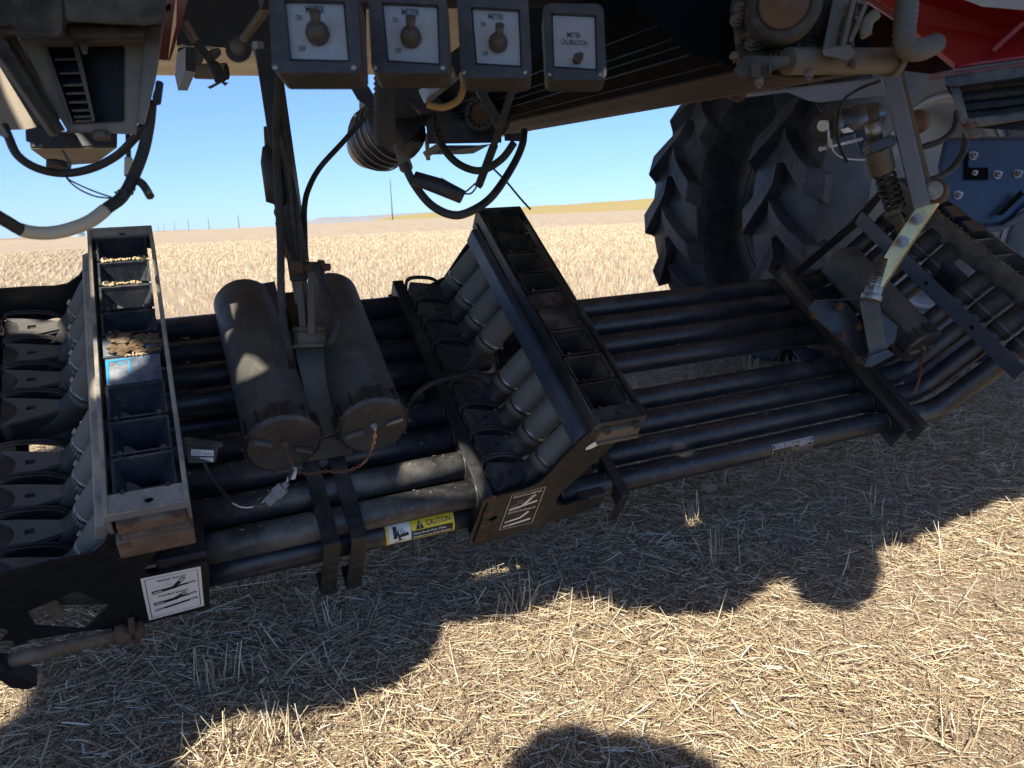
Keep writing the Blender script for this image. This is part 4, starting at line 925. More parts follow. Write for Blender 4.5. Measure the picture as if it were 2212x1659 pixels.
# hydraulic cylinder / coupler beside tyre
hc = thing('hydraulic_coupler', P(1850, 262, 2.9), 'small black cylinder with a round white dial end in front of the right dual tyre', 'coupler')
mb = MB(); mb.tube([P(1793, 272, 2.85), P(1885, 250, 3.1)], .052, 28); mb.build('cylinder_body', BLK2, hc)
mb = MB(); mb.tube([P(1780, 275, 2.82), P(1796, 271, 2.86)], .053, 28); mb.build('end_cap', CAPM, hc, bevel=.004)
mb = MB(); mb.tube([P(1777, 272, 2.79), P(1779, 272, 2.81)], .02, 20); mb.build('dial', WHITE, hc)
mb = MB(); mb.tube([P(1770, 264, 2.8), P(1788, 261, 2.8), P(1790, 320, 2.8)], .006, 8); mb.tube([P(1772, 322, 2.8), P(1860, 300, 3.0)], .009, 8); mb.build('handle', ALU, hc)
mb = MB(); mb.prism([P(1815, 280, 2.80), P(1832, 275, 2.80), P(1845, 284, 2.82), P(1822, 288, 2.80)], Fw*.002); mb.build('paper_label', WHITE, hc)
for nm, mt_, pts, r_, lab in (
    ('cable', RUB, [(1900, 175, 2.5), (1860, 190, 2.6), (1820, 220, 2.6), (1808, 270, 2.6), (1812, 310, 2.65), (1830, 350, 2.7)], .0055, 'black cable arching over the small cylinder in front of the tyre'),
    ('wire', WWIRE, [(1795, 300, 2.75), (1800, 325, 2.75), (1818, 340, 2.75), (1850, 345, 2.8), (1890, 345, 2.85)], .003, 'thin white wire under the small cylinder in front of the tyre'),
    ('hydraulic_hose', RUB, [(2068, 240, 2.6), (2060, 280, 2.6), (2030, 305, 2.6), (1985, 320, 2.6)], .0105, 'black hose curving behind the blue-grey drop bar, the upper of two'),
    ('hydraulic_hose', RUB, [(2086, 290, 2.7), (2080, 330, 2.7), (2050, 370, 2.7), (2010, 390, 2.65)], .012, 'black hose curving down to the pivot of the yellow link plate')):
    mb = MB(); mb.tube(smooth([P(*q) for q in pts], 8), r_, 12); mb.build(nm, mt_, label=lab, cat='hose' if 'hose' in nm else nm)
# ------------------------------------------------------------------ belt trough across the upper middle
VD = camdir(-.31, -.28, 1.0)
tg = thing('belt_trough', P(1500, 150, 1.9), 'big black enclosed trough with rusty lower lip running up and away over the field', 'trough')
zz = 1.12; K_ = 1.86
sec = lambda pts: [P(u, v, zz) for u, v in pts]
mb = MB()
mb.prism(sec([(1905, 135), (1610, 150), (1490, 118), (1380, 20), (1300, -120), (1860, -300), (1860, 60)]), VD*(K_-.03)); mb.build('trough_body', mat('blue_black_trough_paint', (.003, .0035, .005), .75, bump=.02, spec=.04), tg, bevel=.004)
mb = MB(); mb.prism(sec([(1915, 136), (1915, 148), (1760, 170), (1690, 166), (1610, 152), (1610, 148)]), VD*K_); mb.build('lower_flange', mat('rusty_brown_lip', (.022, .014, .012), .6, dust=((.16, .11, .07), .42, 10), rust=(.2, 10), bump=.3), tg, bevel=.002)
mb = MB(); mb.prism(sec([(1905, 147), (1905, 152), (1860, 158), (1858, 152)]), VD*K_); mb.build('tan_edge_strip', TANM, tg)
mb = MB()
for q in ((1490, 118), (1560, 136), (1605, 147), (1470, 100), (1452, 85), (1420, 55)): mb.beam(P(q[0], q[1], zz-.002), P(q[0], q[1], zz-.002)+VD*K_, .0022, .0022)
mb.build('trough_rib', PLT, tg, each=True)
# open left end of the trough with brown side sheet
mb = MB(); mb.prism(pp(c2, [(1990, 900), (2050, 915), (2300, 860), (2400, 640), (2250, 560), (1980, 560), (1920, 640)], 2.95), Fw*.05); mb.build('end_sheet', DKBR, tg)
mb = MB()
for i in range(3): mb.beam(P(*c2((1900, 795+i*12)), 2.7), P(*c2((2300, 660+i*14)), 2.5), .008, .01)
for i in range(3): mb.beam(P(*c2((1975, 985+i*18)), 2.75), P(*c2((2260, 850+i*32)), 2.6), .01, .012)
mb.beam(P(*c2((1890, 1055)), 2.85), P(*c2((2260, 975)), 2.65), .05, .03)
mb.build('edge_strip', ALU, tg, each=True)
# ------------------------------------------------------------------ gearbox cluster, upper right
gb = thing('gearbox', P(1740, 60, 1.0), 'dirty brown gearbox with a round rust coloured cover at the top right of centre', 'gearbox')
mb = MB(); mb.lathe(P(1693, 8, .98), camdir(-.25, .25, -.93), [(-.06, .048), (0, .048), (.006, .044), (.008, .035), (.003, .033)], 44); mb.mat(1).lathe(P(1693, 8, .98), camdir(-.25, .25, -.93), [(.003, .033), (.008, .029), (.003, .012), (.010, .008), (.010, 0)], 32)
mb.build('round_cover', [DKBR, LITCAST], gb)
mb = MB(); mb.prism([P(u, v, 1.05) for u, v in ((1590, -40), (1575, 20), (1585, 80), (1592, 145), (1640, 152), (1780, 150), (1850, 140), (1845, 60), (1870, -40))], Fw*.3); mb.build('housing', DKBR, gb, bevel=.01)
mb = MB()
for q in ((1260, 490), (1330, 480), (1610, 510), (1730, 480), (1140, 100), (1100, 230)):
    u, v = (2500+q[0]/2.765)*.54861, (q[1]/2.765)*.54861; mb.bolt(P(u, v, 1.045), -Fw, .006, .008)
mb.build('cover_bolt', TANM, gb, each=True)
R_ = random.Random(4); mb = MB()
for i in range(70):
    u = R_.uniform(1585, 1850); v = R_.uniform(0, 145); mb.ico(P(u, v, 1.045), R_.uniform(.002, .008), i)
mb.build('caked_dirt', MUD, gb)
mb = MB(); mb.prism([P(u, v, .98) for u, v in ((1583, 152), (1610, 119), (1708, 122), (1708, 140), (1675, 150), (1650, 165), (1600, 170))], Fw*.12); mb.prism([P(u, v, .97) for u, v in ((1622, 135), (1645, 135), (1643, 168), (1622, 168))], Fw*.03); mb.prism([P(u, v, .965) for u, v in ((1660, 135), (1668, 135), (1666, 160), (1660, 160))], Fw*.03); mb.build('mount_flange', DKBR, gb, bevel=.003, each=True)
mb = MB()
for (u, v) in ((1639, 176), (1747, 160)): mb.tube([P(u, v-10, .98), P(u, v+8, .98)], .0055, 6); mb.tube([P(u, v+7, .98), P(u, v+14, .98)], .003, 10)
mb.build('hanging_bolt', TANM, gb, each=True)
mb = MB(); mb.tube([P(1700, 132, 1.02), P(1925, 132, 1.10)], .018, 24); mb.tube([P(1920, 132, 1.10), P(1932, 132, 1.105)], .022, 24); mb.build('cross_tube', TANM, gb)
mb = MB(); mb.prism([P(u, v, 1.0) for u, v in ((1775, 118), (1800, -10), (1840, -10), (1812, 60), (1805, 115))], Fw*.06); mb.beam(P(1868, 10, .99), P(1833, 95, .99), .006, .012, Fw); mb.beam(P(1842, 0, .99), P(1818, 105, .99), .007, .012, Fw); mb.beam(P(1868, 10, .99), P(1845, 5, .99), .005, .012, Fw); mb.beam(P(1858, 45, .99), P(1843, 40, .99), .005, .01, Fw); mb.prism([P(u, v, .98) for u, v in ((1775, 105), (1835, 95), (1850, 112), (1830, 130), (1778, 120))], Fw*.05)
mb.build('cast_bracket', TANM, gb, bevel=.002, each=True)
mb = MB(); mb.tube(smooth([P(1893, 30, .95), P(1876, 45, .95), P(1870, 70, .95), P(1872, 78, .95)], 5), .007, 12); mb.build('curved_spout', TANM, gb)
# red tank
rt = thing('grain_tank', P(2080, 60, 1.45), 'glossy dark red tank hopper corner filling the top right', 'tank')
mb = MB(); A_ = [P(u, v, z_) for u, v, z_ in ((1862, -40, 1.55), (1868, 5, 1.55), (1940, 52, 1.5), (2062, 150, 1.4), (2120, 141, 1.38), (2330, 112, 1.32), (2330, 22, 1.32), (2212, 18, 1.34), (2050, -40, 1.5))]
mb.prism(A_, Fw*.5); mb.build('tank_wall', RED, rt, bevel=.008)
mb = MB()
for a, b_ in (((1872, 2), (1942, 50)), ((1942, 50), (2062, 148))): mb.beam(P(a[0]+6, a[1]-4, 1.50), P(b_[0]+6, b_[1]-6, 1.38), .007, .012, Fw)
mb.beam(P(2142, 112, 1.36), P(2212, 48, 1.33), .01, .012, Fw); mb.build('weld_seam', RED, rt, bevel=.002, each=True)
mb = MB(); mb.prism([P(u, v, 1.30) for u, v in ((2008, 160), (2025, 158), (2330, 120), (2330, 132), (2020, 172), (2005, 175))], Fw*.08); mb.build('lower_rim', DRED, rt, bevel=.003)
mb = MB(); mb.prism([P(u, v, 1.28) for u, v in ((2010, -30), (2350, -30), (2350, 26), (2212, 22), (2120, 14))], Fw*.1); mb.build('top_ledge', BEIGE, rt)
mb = MB(); mb.prism([P(u, v, 1.7) for u, v in ((1850, -20), (1890, 10), (1935, 50), (2060, 150), (2010, 160), (1930, 150), (1860, 110), (1840, 60))], Fw*.1); mb.build('shadow_pocket_fill', BLK, rt)  # black sheet standing in for the shadowed pocket beside the tank
mb = MB(); mb.conduit([P(1962, -30, 1.02), P(1958, 20, 1.02), P(1953, 70, 1.02), P(1958, 100, 1.03), P(1985, 108, 1.06), P(2020, 95, 1.12)], .0155, .0075, 10, 20)
mb.build('corrugated_hose', mat('grey_brown_ribbed_hose', (.075, .065, .052), .7, dust=(TAN, .4, 12)), label='fat grey-brown ribbed hose hanging in front of the red tank', cat='hose')
# vented box at right edge
vb_ = thing('vent_box', P(2140, 220, 1.25), 'dark ribbed vent box with dented tan frame below the red tank at the right edge', 'vent box')
mb = MB(); mb.prism([P(u, v, 1.32) for u, v in ((2040, 172), (2330, 130), (2330, 290), (2082, 275), (2075, 240), (2045, 190))], Fw*.2); mb.build('vent_panel', BLK, vb_)
mb = MB()
for i in range(4): mb.beam(P(2075, 195+i*21, 1.31), P(2300, 168+i*21, 1.30), .009, .010, Fw)
mb.build('vent_slats', DKBR, vb_, bevel=.002)
mb = MB(); mb.prism([P(u, v, 1.25) for u, v in ((2040, 165), (2330, 125), (2330, 150), (2058, 188), (2042, 184))], Fw*.05); mb.prism([P(u, v, 1.26) for u, v in ((2052, 185), (2072, 182), (2090, 250), (2095, 268), (2078, 270), (2064, 235))], Fw*.05); mb.prism([P(u, v, 1.27) for u, v in ((2078, 258), (2330, 225), (2330, 240), (2085, 280), (2078, 272))], Fw*.06)
mb.prism([P(u, v, 1.26) for u, v in ((2082, 285), (2120, 285), (2120, 298), (2084, 300))], Fw*.05); mb.build('vent_frame', BRUST, vb_, bevel=.004, each=True)
# ------------------------------------------------------------------ switch boxes
def swbox(out, pan, z, tog, lab, calib=False):
    bx = thing('switch_box', P((out[0]+out[2])/2, out[3], z), lab, 'switch box', 'meter switch boxes in a row')
    x0, y0, x1, y1 = out; R_ = 16; pts = []
    for cx, cy, a0 in ((x1-R_, y0+R_, -90), (x1-R_, y1-R_, 0), (x0+R_, y1-R_, 90), (x0+R_, y0+R_, 180)):
        for i in range(5): a = math.radians(a0+i*22.5); pts.append((cx+R_*math.cos(a), cy+R_*math.sin(a)))
    (a0, b0), (a1, b1), (a2, b2), (a3, b3) = pan
    hole = [(a0-4, b0-4), (a1+4, b1-4), (a2+4, b2+4), (a3-4, b3+4)]
    skew = lambda u, v: (u+(v-y0)*.05-6, v)
    mb = MB(); mb.prism([P(*skew(*q), z) for q in pts], Fw*.012+Up*.0001, [[P(u, v, z) for u, v in hole]])
    mb.prism([P(*skew(*q), z+.0125) for q in pts], Fw*.05+Up*.0001)
    ob = mb.build('box_housing', SWBOX, bx, bevel=.0025)
    for cu_, cv_ in ((x0+9, y1-12), (x1-12, y1-12)):
        mb = MB(); mb.lathe(P(cu_, cv_, z-.0005), -Fw, [(0, .0035), (.0012, .0032), (.0012, 0)], 10); mb.build('screw', STEEL, bx)
    mb = MB(); mb.tube([P((x0+x1)/2, y1-3, z+.03), P((x0+x1)/2, y1+6, z+.03)], .009, 6); mb.build('cable_gland', RUB, bx)
    tl, tr_, br, bl = [P(u, v, z+.009) for u, v in pan]; W_ = (tr_-tl).length; H_ = (bl-tl).length
    d = Decal(flatfn(tl, tr_, br, bl, -Fw), W_, H_); d.rect(0, 0, 1, 1, 0, 0)
    if calib: d.text('METER', .49, .38, .0085, .0006, 1, cw=W_*.34); d.text('CALIBRATION', .49, .52, .0085, .0006, 1, cw=W_*.64)
    else: d.text('METER', .50, .13, .0085, .0006, 1, cw=W_*.34); d.text('ON', .2, .28, .007, .0006, 1, cw=W_*.11); d.text('OFF', .2, .82, .007, .0006, 1, cw=W_*.14)
    d.mb.build('face_plate', [PANEL, INK], bx)
    tx, ty = tog; c = P(tx, ty, z+.006)
    mb = MB()
    if calib:
        mb.tube([c, c-Fw*.012], .0065, 14); mb.tube([c-Fw*.008+Rt*.004, c-Fw*.016+Rt*.005+Up*.002], .0045, 12)
        mb.build('push_knob', KNOB, bx)
    else:
        mb.mat(0).tube([c, c-Fw*.006], .0135, 12); mb.lathe(c-Fw*.006, -Fw, [(0, .0115), (.008, .0105), (.012, .006), (.012, 0)], 16)
        mb.mat(1).tube([c-Fw*.008, c-Fw*.018+Up*.008+Rt*.002, c-Fw*.026+Up*.014+Rt*.003], [.0045, .0055, .0068], 12)
        mb.build('toggle_switch', [KNOB, KNOB], bx)
swbox((585, -25, 776, 157), [(617, 3), (741, 6), (752, 130), (630, 127)], .86, (687, 74), 'leftmost switch box of the row, with METER ON OFF panel beside the lift strut')
swbox((800, -25, 968, 158), [(828, 8), (943, 14), (948, 137), (840, 130)], .95, (888, 82), 'second switch box from the left, with reddish stains at the top of its METER panel')
swbox((992, -20, 1146, 168), [(1021, 18), (1119, 24), (1124, 142), (1031, 136)], 1.05, (1076, 94), 'third switch box from the left, METER panel above the yellow-brown hose')
swbox((1178, 8, 1309, 172), [(1194, 31), (1284, 36), (1287, 149), (1198, 143)], 1.17, (1246, 130), 'switch box reading METER CALIBRATION with a small brown knob, in front of the black trough', True)
mb = MB(); mb.beam(P(560, -38, 1.0), P(1350, -30, 1.3), .05, .05, Up); mb.prism([P(800, 5, 1.), P(820, -30, 1.), P(796, -30, 1.), P(775, 5, 1.)], Fw*.05); mb.build('switch_rail', BLKD, label='dark rail the row of switch boxes hangs from at the top edge', cat='rail')
#APPEND5
# ------------------------------------------------------------------ left hopper unit
hu = thing('metering_unit', P(200, 160, 1.1), 'dusty metering unit underside with a ladder of blue-black slots at the top left', 'metering unit')
Zh = 1.10
mb = MB()
outer = [(520, 300), (1150, 310), (1060, 1055), (540, 1050), (480, 960), (330, 600), (150, 290)]
mb.prism(pp(c1, [(130, 290), (300, 320), (1150, 320), (1065, 1050), (540, 1045), (330, 700)], Zh), Fw*.03, [pp(c1, [(340, 370), (990, 360), (990, 965), (580, 980)], Zh)])
mb.build('unit_frame', TAN2, hu, bevel=.003)
mb = MB(); mb.prism(pp(c1, [(1140, 200), (1300, 190), (1240, 600), (1150, 990), (1080, 985), (1130, 500)], Zh-.02), Fw*.05); mb.build('side_channel', mat('scraped_tan_steel', (.17, .145, .11), .45, .4, dust=(DUST, .6, 14), bump=.3), hu, bevel=.003)
mb = MB(); mb.prism(pp(c1, [(300, 340), (1000, 340), (1000, 985), (560, 1000)], Zh+.07), Fw*.01)
mb.prism(pp(c1, [(620, 360), (1000, 350), (1000, 980), (745, 970)], Zh+.02), Fw*.045)
mb.build('dark_inner', mat('dark_inner_sheet', (.007, .007, .010), .7, dust=(DUST, .2, 5)), hu)
mb = MB(); slots = [380, 470, 580, 675, 740, 810, 875, 925, 960]
for i, y_ in enumerate(slots[1:]):
    q = (y_-380)/560; xl = 385+190*q; xr = 605+140*q; mb.prism(pp(c1, [(xl+10, y_-8), (xr, y_-14), (xr+2, y_+6), (xl+14, y_+12)], Zh-.004), Fw*.05)
mb.prism(pp(c1, [(575, 350), (620, 350), (755, 960), (730, 965)], Zh-.006), Fw*.03); mb.prism(pp(c1, [(330, 370), (375, 370), (580, 975), (555, 985)], Zh-.006), Fw*.03)
mb.build('slot_ladder', TANM, hu, bevel=.0015)
mb = MB(); mb.prism(pp(c1, [(375, 380), (610, 375), (745, 965), (580, 975)], Zh+.02), Fw*.01); mb.build('blue_slot_backs', mat('deep_blue_belt', (.006, .014, .03), .4), hu)
mb = MB(); mb.beam(P(*c1((60, 250)), Zh-.06), P(*c1((435, 960)), Zh), .008, .02, Fw); mb.mat(1).beam(P(*c1((-10, 330)), Zh-.07), P(*c1((430, 1060)), Zh-.02), .026, .02, Fw); mb.mat(0).beam(P(*c1((-10, 440)), Zh-.075), P(*c1((430, 1075)), Zh-.03), .006, .02, Fw)
mb.build('slanted_rail', [TANM, DKBR], hu, each=True)
mb = MB()
mb.prism(pp(c1, [(-200, -60), (500, -60), (505, 150), (490, 300), (100, 280), (-200, 270)], Zh-.10), Fw*.1); mb.prism(pp(c1, [(505, -60), (1320, -60), (1305, 130), (1290, 185), (1150, 205), (520, 170)], Zh-.11), Fw*.13)
mb.prism(pp(c1, [(520, 175), (1150, 205), (1145, 300), (520, 300)], Zh-.06), Fw*.06); mb.prism(pp(c1, [(-60, 170), (80, 178), (80, 205), (-60, 210)], Zh-.12), Fw*.03)
mb.build('upper_housing', DKBR, hu, bevel=.006, each=True)
mb = MB(); mb.prism(pp(c1, [(-200, -80), (1320, -80), (1290, 200), (1140, 330), (-60, 330), (-200, 300)], Zh+.10), Fw*.01); mb.build('back_sheet', DKBR, hu)
mb = MB(); mb.prism(pp(c1, [(620, 340), (700, 345), (690, 430), (655, 430)], Zh-.03), Fw*.03); mb.tube([P(*c1((803, 1040)), Zh), P(*c1((803, 1095)), Zh), P(*c1((803, 1112)), Zh)], [.012, .012, .007], 6); mb.build('hex_bolt', TANM, hu, each=True)
mb = MB(); mb.prism(pp(c1, [(200, 1025), (320, 1000), (405, 1060), (395, 1130), (320, 1145), (310, 1160), (275, 1160), (270, 1140), (205, 1120)], 1.06), Fw*.05); mb.build('valve_block', BLK, hu, bevel=.003)
mb = MB(); mb.prism(pp(c1, [(-80, 430), (20, 440), (240, 850), (330, 960), (330, 1020), (60, 1030), (-80, 980)], 1.35), Fw*.02); mb.prism(pp(c1, [(-80, 940), (-10, 950), (70, 1080), (30, 1090), (-80, 1030)], 1.0), Fw*.02); mb.build('tray_sheet', TAN2, hu, each=True)
# hanging box beneath
hb = thing('hanging_box', P(160, 300, 1.5), 'black box with beige slanted underside hanging below the metering unit against the sky', 'box')
mb = MB(); mb.hex8(pp(c1, [(230, 1050), (930, 1050), (928, 1165), (240, 1175)], 1.5), pp(c1, [(300, 1040), (900, 1040), (900, 1150), (300, 1160)], 1.9)); mb.build('box_side', BLK, hb, bevel=.004)
mb = MB(); mb.hex8([*pp(c1, [(240, 1178), (928, 1168)], 1.5), *pp(c1, [(760, 1292), (430, 1315)], 2.1)], [*pp(c1, [(240, 1168), (928, 1158)], 1.52), *pp(c1, [(760, 1282), (430, 1305)], 2.1)]); mb.build('box_bottom', BEIGE, hb)
mb = MB(); mb.tube([P(*c1((460, 1280)), 1.6), P(*c1((458, 1330)), 1.6)], .022, 12); mb.build('bottom_knob', RUB, hb)
# hoses on the left
def hose(name, pts, r_, mt_, lab, cat='hose', extra=None, seg=14):
    e = thing(name, P(*pts[0]), lab, cat); mb = MB(); pth = smooth([P(*q) for q in pts], 8); mb.tube(pth, r_, seg); o_ = mb.build('hose_body', mt_, e)
    if extra:
        for (i0, i1, rr, m2, nm) in extra: mb = MB(); mb.tube(pth[i0:i1], rr, seg); mb.build(nm, m2, e)
    return e
k1 = lambda q, z_: (*c1(q), z_)
hose('hydraulic_hose', [k1((30, 990), 1.1), k1((70, 1090), 1.1), k1((140, 1230), 1.1), k1((290, 1330), 1.12), k1((500, 1372), 1.15), k1((720, 1335), 1.15), k1((920, 1235), 1.15), k1((1060, 1100), 1.12), k1((1130, 1000), 1.1)], .0062, RUB, 'black hose in a shallow loop below the hanging box at the upper left')
k2 = lambda q, z_: (*K(0, 750, [q])[0], z_)
hose('hydraulic_hose', [k1((1195, 800), 1.1), k1((1175, 1000), 1.1), k1((1120, 1240), 1.1), k2((990, 20), 1.08), k2((850, 140), 1.06), k2((700, 250), 1.04), k2((500, 320), 1.03), k2((330, 338), 1.02), k2((180, 315), 1.0), k2((60, 250), .98), k2((-60, 180), .96)], .0083, RUB, 'thick black hose with a long beige sleeve sweeping to the left edge above the field', extra=[(33, 66, .0090, SLEEVE, 'beige_sleeve')])
mb = MB(); mb.prism(pp(c1, [(1235, 630), (1298, 650), (1275, 835), (1215, 830), (1205, 770), (1225, 700)], 1.08), Fw*.04); mb.build('junction_block', RUB, bevel=.003, label='small dark block at the top of the thick hose beside the metering unit', cat='block')
hose('hose_stub', [k1((1060, 1415), 1.1), k1((1130, 1460), 1.09), k1((1190, 1555), 1.08)], .0060, RUB, 'short open hose stub hanging beside the thick sleeved hose')
hose('cable', [k1((1012, 1040), 1.14), k1((1018, 1250), 1.14), k1((1015, 1390), 1.14), k1((1030, 1500), 1.13)], .0036, RUB, 'straight ribbed cable with frayed tape hanging between the two left hoses', 'cable', extra=[(8, 17, .0058, SLEEVE, 'tape_wrap')])
hose('wire_pair', [k1((490, 1190), 1.3), k1((540, 1300), 1.2), k1((520, 1390), 1.15), k1((600, 1480), 1.12), k1((740, 1550), 1.1), k1((870, 1570), 1.08)], .0012, WIRE, 'thin blue-black wire drooping under the left hose loop', 'wire')
hose('wire_pair', [k1((500, 1190), 1.3), k1((560, 1300), 1.2), k1((530, 1400), 1.15), k1((620, 1460), 1.12), k1((760, 1520), 1.1), k1((880, 1560), 1.08)], .0012, WIRE, 'second thin dark wire running just above its twin under the left hose loop', 'wire')
mb = MB()
for i, (x_, y_) in enumerate(((900, 1520), (1030, 1530), (1045, 1500), (980, 1570))): mb.prism(pp(c1, [(x_, y_), (x_+35, y_-12), (x_+20, y_+20)], 1.06), Fw*.003)
mb.prism(pp(c1, [(930, 1500), (1000, 1490), (1000, 1560), (940, 1570)], 1.066), Fw*.03); mb.build('tape_bundle', RUB, label='torn black tape bundle on the thick sleeved hose', cat='tape')
# red frame and clutter left of the strut
rf = thing('red_frame_beam', P(370, 60, 1.35), 'dull red steel beam hanging at the top between the metering unit and the dark tank', 'beam')
mb = MB(); mb.prism(pp(c1, [(1300, -50), (1395, -50), (1330, 480), (1250, 470), (1290, 200)], 1.3), Fw*.25); mb.prism(pp(c1, [(1400, -50), (1500, -50), (1375, 400), (1345, 485), (1330, 480), (1395, 190)], 1.28), Fw*.02); mb.build('beam_web', DRED, rf, bevel=.002, each=True)
mb = MB(); mb.prism(pp(c1, [(1315, 40), (1350, 30), (1345, 80), (1315, 90)], 1.297), Fw*.002); mb.build('beam_slot', HOLE, rf)
ct = thing('cart_tank', P(470, 50, 2.2), 'black sheet underside of the cart tank filling the top between beam and switch boxes', 'tank')
mb = MB(); mb.prism(pp(c1, [(1400, -120), (2900, -120), (2900, 420), (2050, 400), (2010, 378), (1720, 376), (1400, 360)], 2.4), Fw*.6); mb.build('tank_bottom', mat('matt_black_sheet', (.006, .006, .007), .6, dust=(DUST, .1, 3)), ct)
mb = MB(); mb.prism(pp(c1, [(1440, 350), (1520, 370), (1500, 380), (1400, 365)], 2.3), Fw*.03); mb.prism(pp(c1, [(1600, 362), (1695, 368), (1680, 388), (1600, 384)], 2.3), Fw*.03); mb.beam(P(*c1((1850, 374)), 2.3), P(*c1((2015, 378)), 2.3), .012, .02, Fw); mb.build('pale_tab', BEIGE, ct, each=True)
mb = MB(); mb.prism(pp(c1, [(1400, 375), (1560, 370), (1600, 400), (1615, 480), (1580, 520), (1420, 500)], 2.2), Fw*.1); mb.prism(pp(c1, [(1640, 400), (1740, 370), (1760, 430), (1700, 480), (1650, 480)], 2.25), Fw*.1); mb.prism(pp(c1, [(2000, 380), (2120, 380), (2080, 480), (2020, 470)], 2.2), Fw*.1); mb.build('under_block', DKBR, ct, bevel=.01, each=True)
# sprocket
mb = MB(); c_ = P(*c1((1890, 390)), 2.1); n_ = 30; pts = []
for i in range(n_*2):
    r_ = .040 if i % 2 else .035; a = math.pi*i/n_; pts.append(c_+Rt*r_*math.cos(a)+Up*r_*math.sin(a))
mb.prism(pts, Fw*.012); mb.mat(1).lathe(c_-Fw*.02, Fw, [(0, 0), (0, .018), (.03, .02)], 24); mb.build('sprocket', [BLKD, TANM], label='toothed black sprocket below the dark tank left of the strut', cat='sprocket')
mb = MB(); mb.hex8(pp(c1, [(1395, 375), (1470, 375), (1470, 570), (1410, 715)], 1.75)[:4], pp(c1, [(1440, 375), (1550, 372), (1548, 570), (1485, 718)], 1.80)); 
tb = thing('square_tube_drop', P(395, 190, 1.75), 'short open square steel tube hanging down against the sky', 'steel tube')
mb = MB(); mb.prism(pp(c1, [(1470, 372), (1548, 372), (1548, 570), (1470, 560)], 1.75), Fw*.1); mb.build('tube_front', BLK, tb)
mb = MB(); mb.prism(pp(c1, [(1400, 420), (1470, 375), (1470, 562), (1410, 715), (1385, 600)], 1.747), Fw*.1); mb.build('tube_side', ALU, tb)
mb = MB(); mb.prism(pp(c1, [(1470, 562), (1548, 570), (1485, 718), (1410, 716)], 1.744), Fw*.12); mb.build('tube_underside', BEIGE, tb)
hose('taped_rod', [k1((1455, 170), 1.5), k1((1550, 330), 1.52), k1((1660, 470), 1.54), k1((1755, 640), 1.55)], .0088, RUB, 'dusty rod with taped black end and loose wires hanging left of the strut', 'rod', extra=[(0, 9, .0095, TANM, 'dusty_sleeve'), (18, 25, .013, RUB, 'tape_wrap')])
mb = MB(); mb.prism(pp(c1, [(1640, 690), (1720, 650), (1740, 665), (1665, 705)], 1.5), Fw*.003); mb.prism(pp(c1, [(1740, 640), (1812, 655), (1780, 682)], 1.5), Fw*.01); mb.build('tape_tail', TANM, label='loose pale tape tail at the end of the taped rod', cat='tape')
hose('cross_rod', [k1((2130, 40), 1.2), k1((1930, 305), 1.35)], .0075, TANM, 'tan rod slanting under the dark tank just left of the switch boxes', 'rod')
mb = MB(); mb.lathe(P(*c1((1655, 565)), 4.2), Rt, [(-.08, .04), (.1, .045)], 12); mb.build('deck_knob', TANM, label='small round fitting on the beige deck edge', cat='fitting')
# ------------------------------------------------------------------ centre fan / hose cluster
fan = thing('fan_housing', P(850, 290, 2.1), 'black round fan housing with thin bright rings behind the ribbed hose', 'fan')
fc = P(*c2((1150, 985)), 2.1); fa = camdir(.62, -.1, -.75).normalized()
mb = MB(); mb.lathe(fc, fa, [(-.20, 0), (-.20, .06), (-.14, .088), (-.015, .092), (.0, .088), (.0, .06), (.012, .05), (.012, 0)], 44); mb.build('drum', BLK2, fan)
for i, a in enumerate((-.12, -.09, -.06, -.03)):
    mb = MB(); mb.tube([fc+fa*a+(perp(fa)[0]*math.cos(g_)+perp(fa)[1]*math.sin(g_))*(.0925) for g_ in [2*math.pi*k/48 for k in range(48)]], .0022, 6, closed=True); mb.build('ring', STEEL, fan)
mb = MB(); mb.prism(pp(c2, [(828, 580), (880, 560), (900, 1150), (880, 1190), (840, 1150)], 2.25), Fw*.01); mb.build('flat_strap', ALU, fan)
mb = MB(); mb.tube([P(*c2((830, 1100)), 2.15), P(*c2((880, 1105)), 2.15)], .016, 6); mb.tube([P(*c2((850, 1150)), 2.2), P(*c2((905, 1160)), 2.2)], .026, 20); mb.prism(pp(c2, [(895, 1175), (950, 1190), (930, 1215), (905, 1215)], 2.2), Fw*.03); mb.build('fan_bolt', BLKD, fan, each=True)
mb = MB(); mb.conduit([P(*c2((1040, 560)), 1.35), P(*c2((1040, 700)), 1.36), P(*c2((1035, 900)), 1.38), P(*c2((1035, 1060)), 1.4), P(*c2((1050, 1140)), 1.41)], .0215, .009, 10, 24); mb.build('corrugated_hose', RUB, label='thick black ribbed hose hanging beneath the second switch box', cat='hose')
hose('yellow_hose', [(*c2((1370, 830)), 1.3), (*c2((1500, 850)), 1.3), (*c2((1620, 790)), 1.3), (*c2((1660, 680)), 1.3), (*c2((1650, 580)), 1.3)], .0058, YHOSE, 'yellow-brown hose curling up beneath the third switch box')
mb = MB(); mb.beam(P(*c2((1340, 770)), 1.5), P(*c2((1580, 570)), 1.45), .028, .012, Fw); mb.beam(P(*c2((1380, 790)), 1.48), P(*c2((1600, 610)), 1.43), .004, .02, Fw); mb.build('alu_bracket', ALU, label='bright aluminium bracket slanting under the second and third switch boxes', cat='bracket')
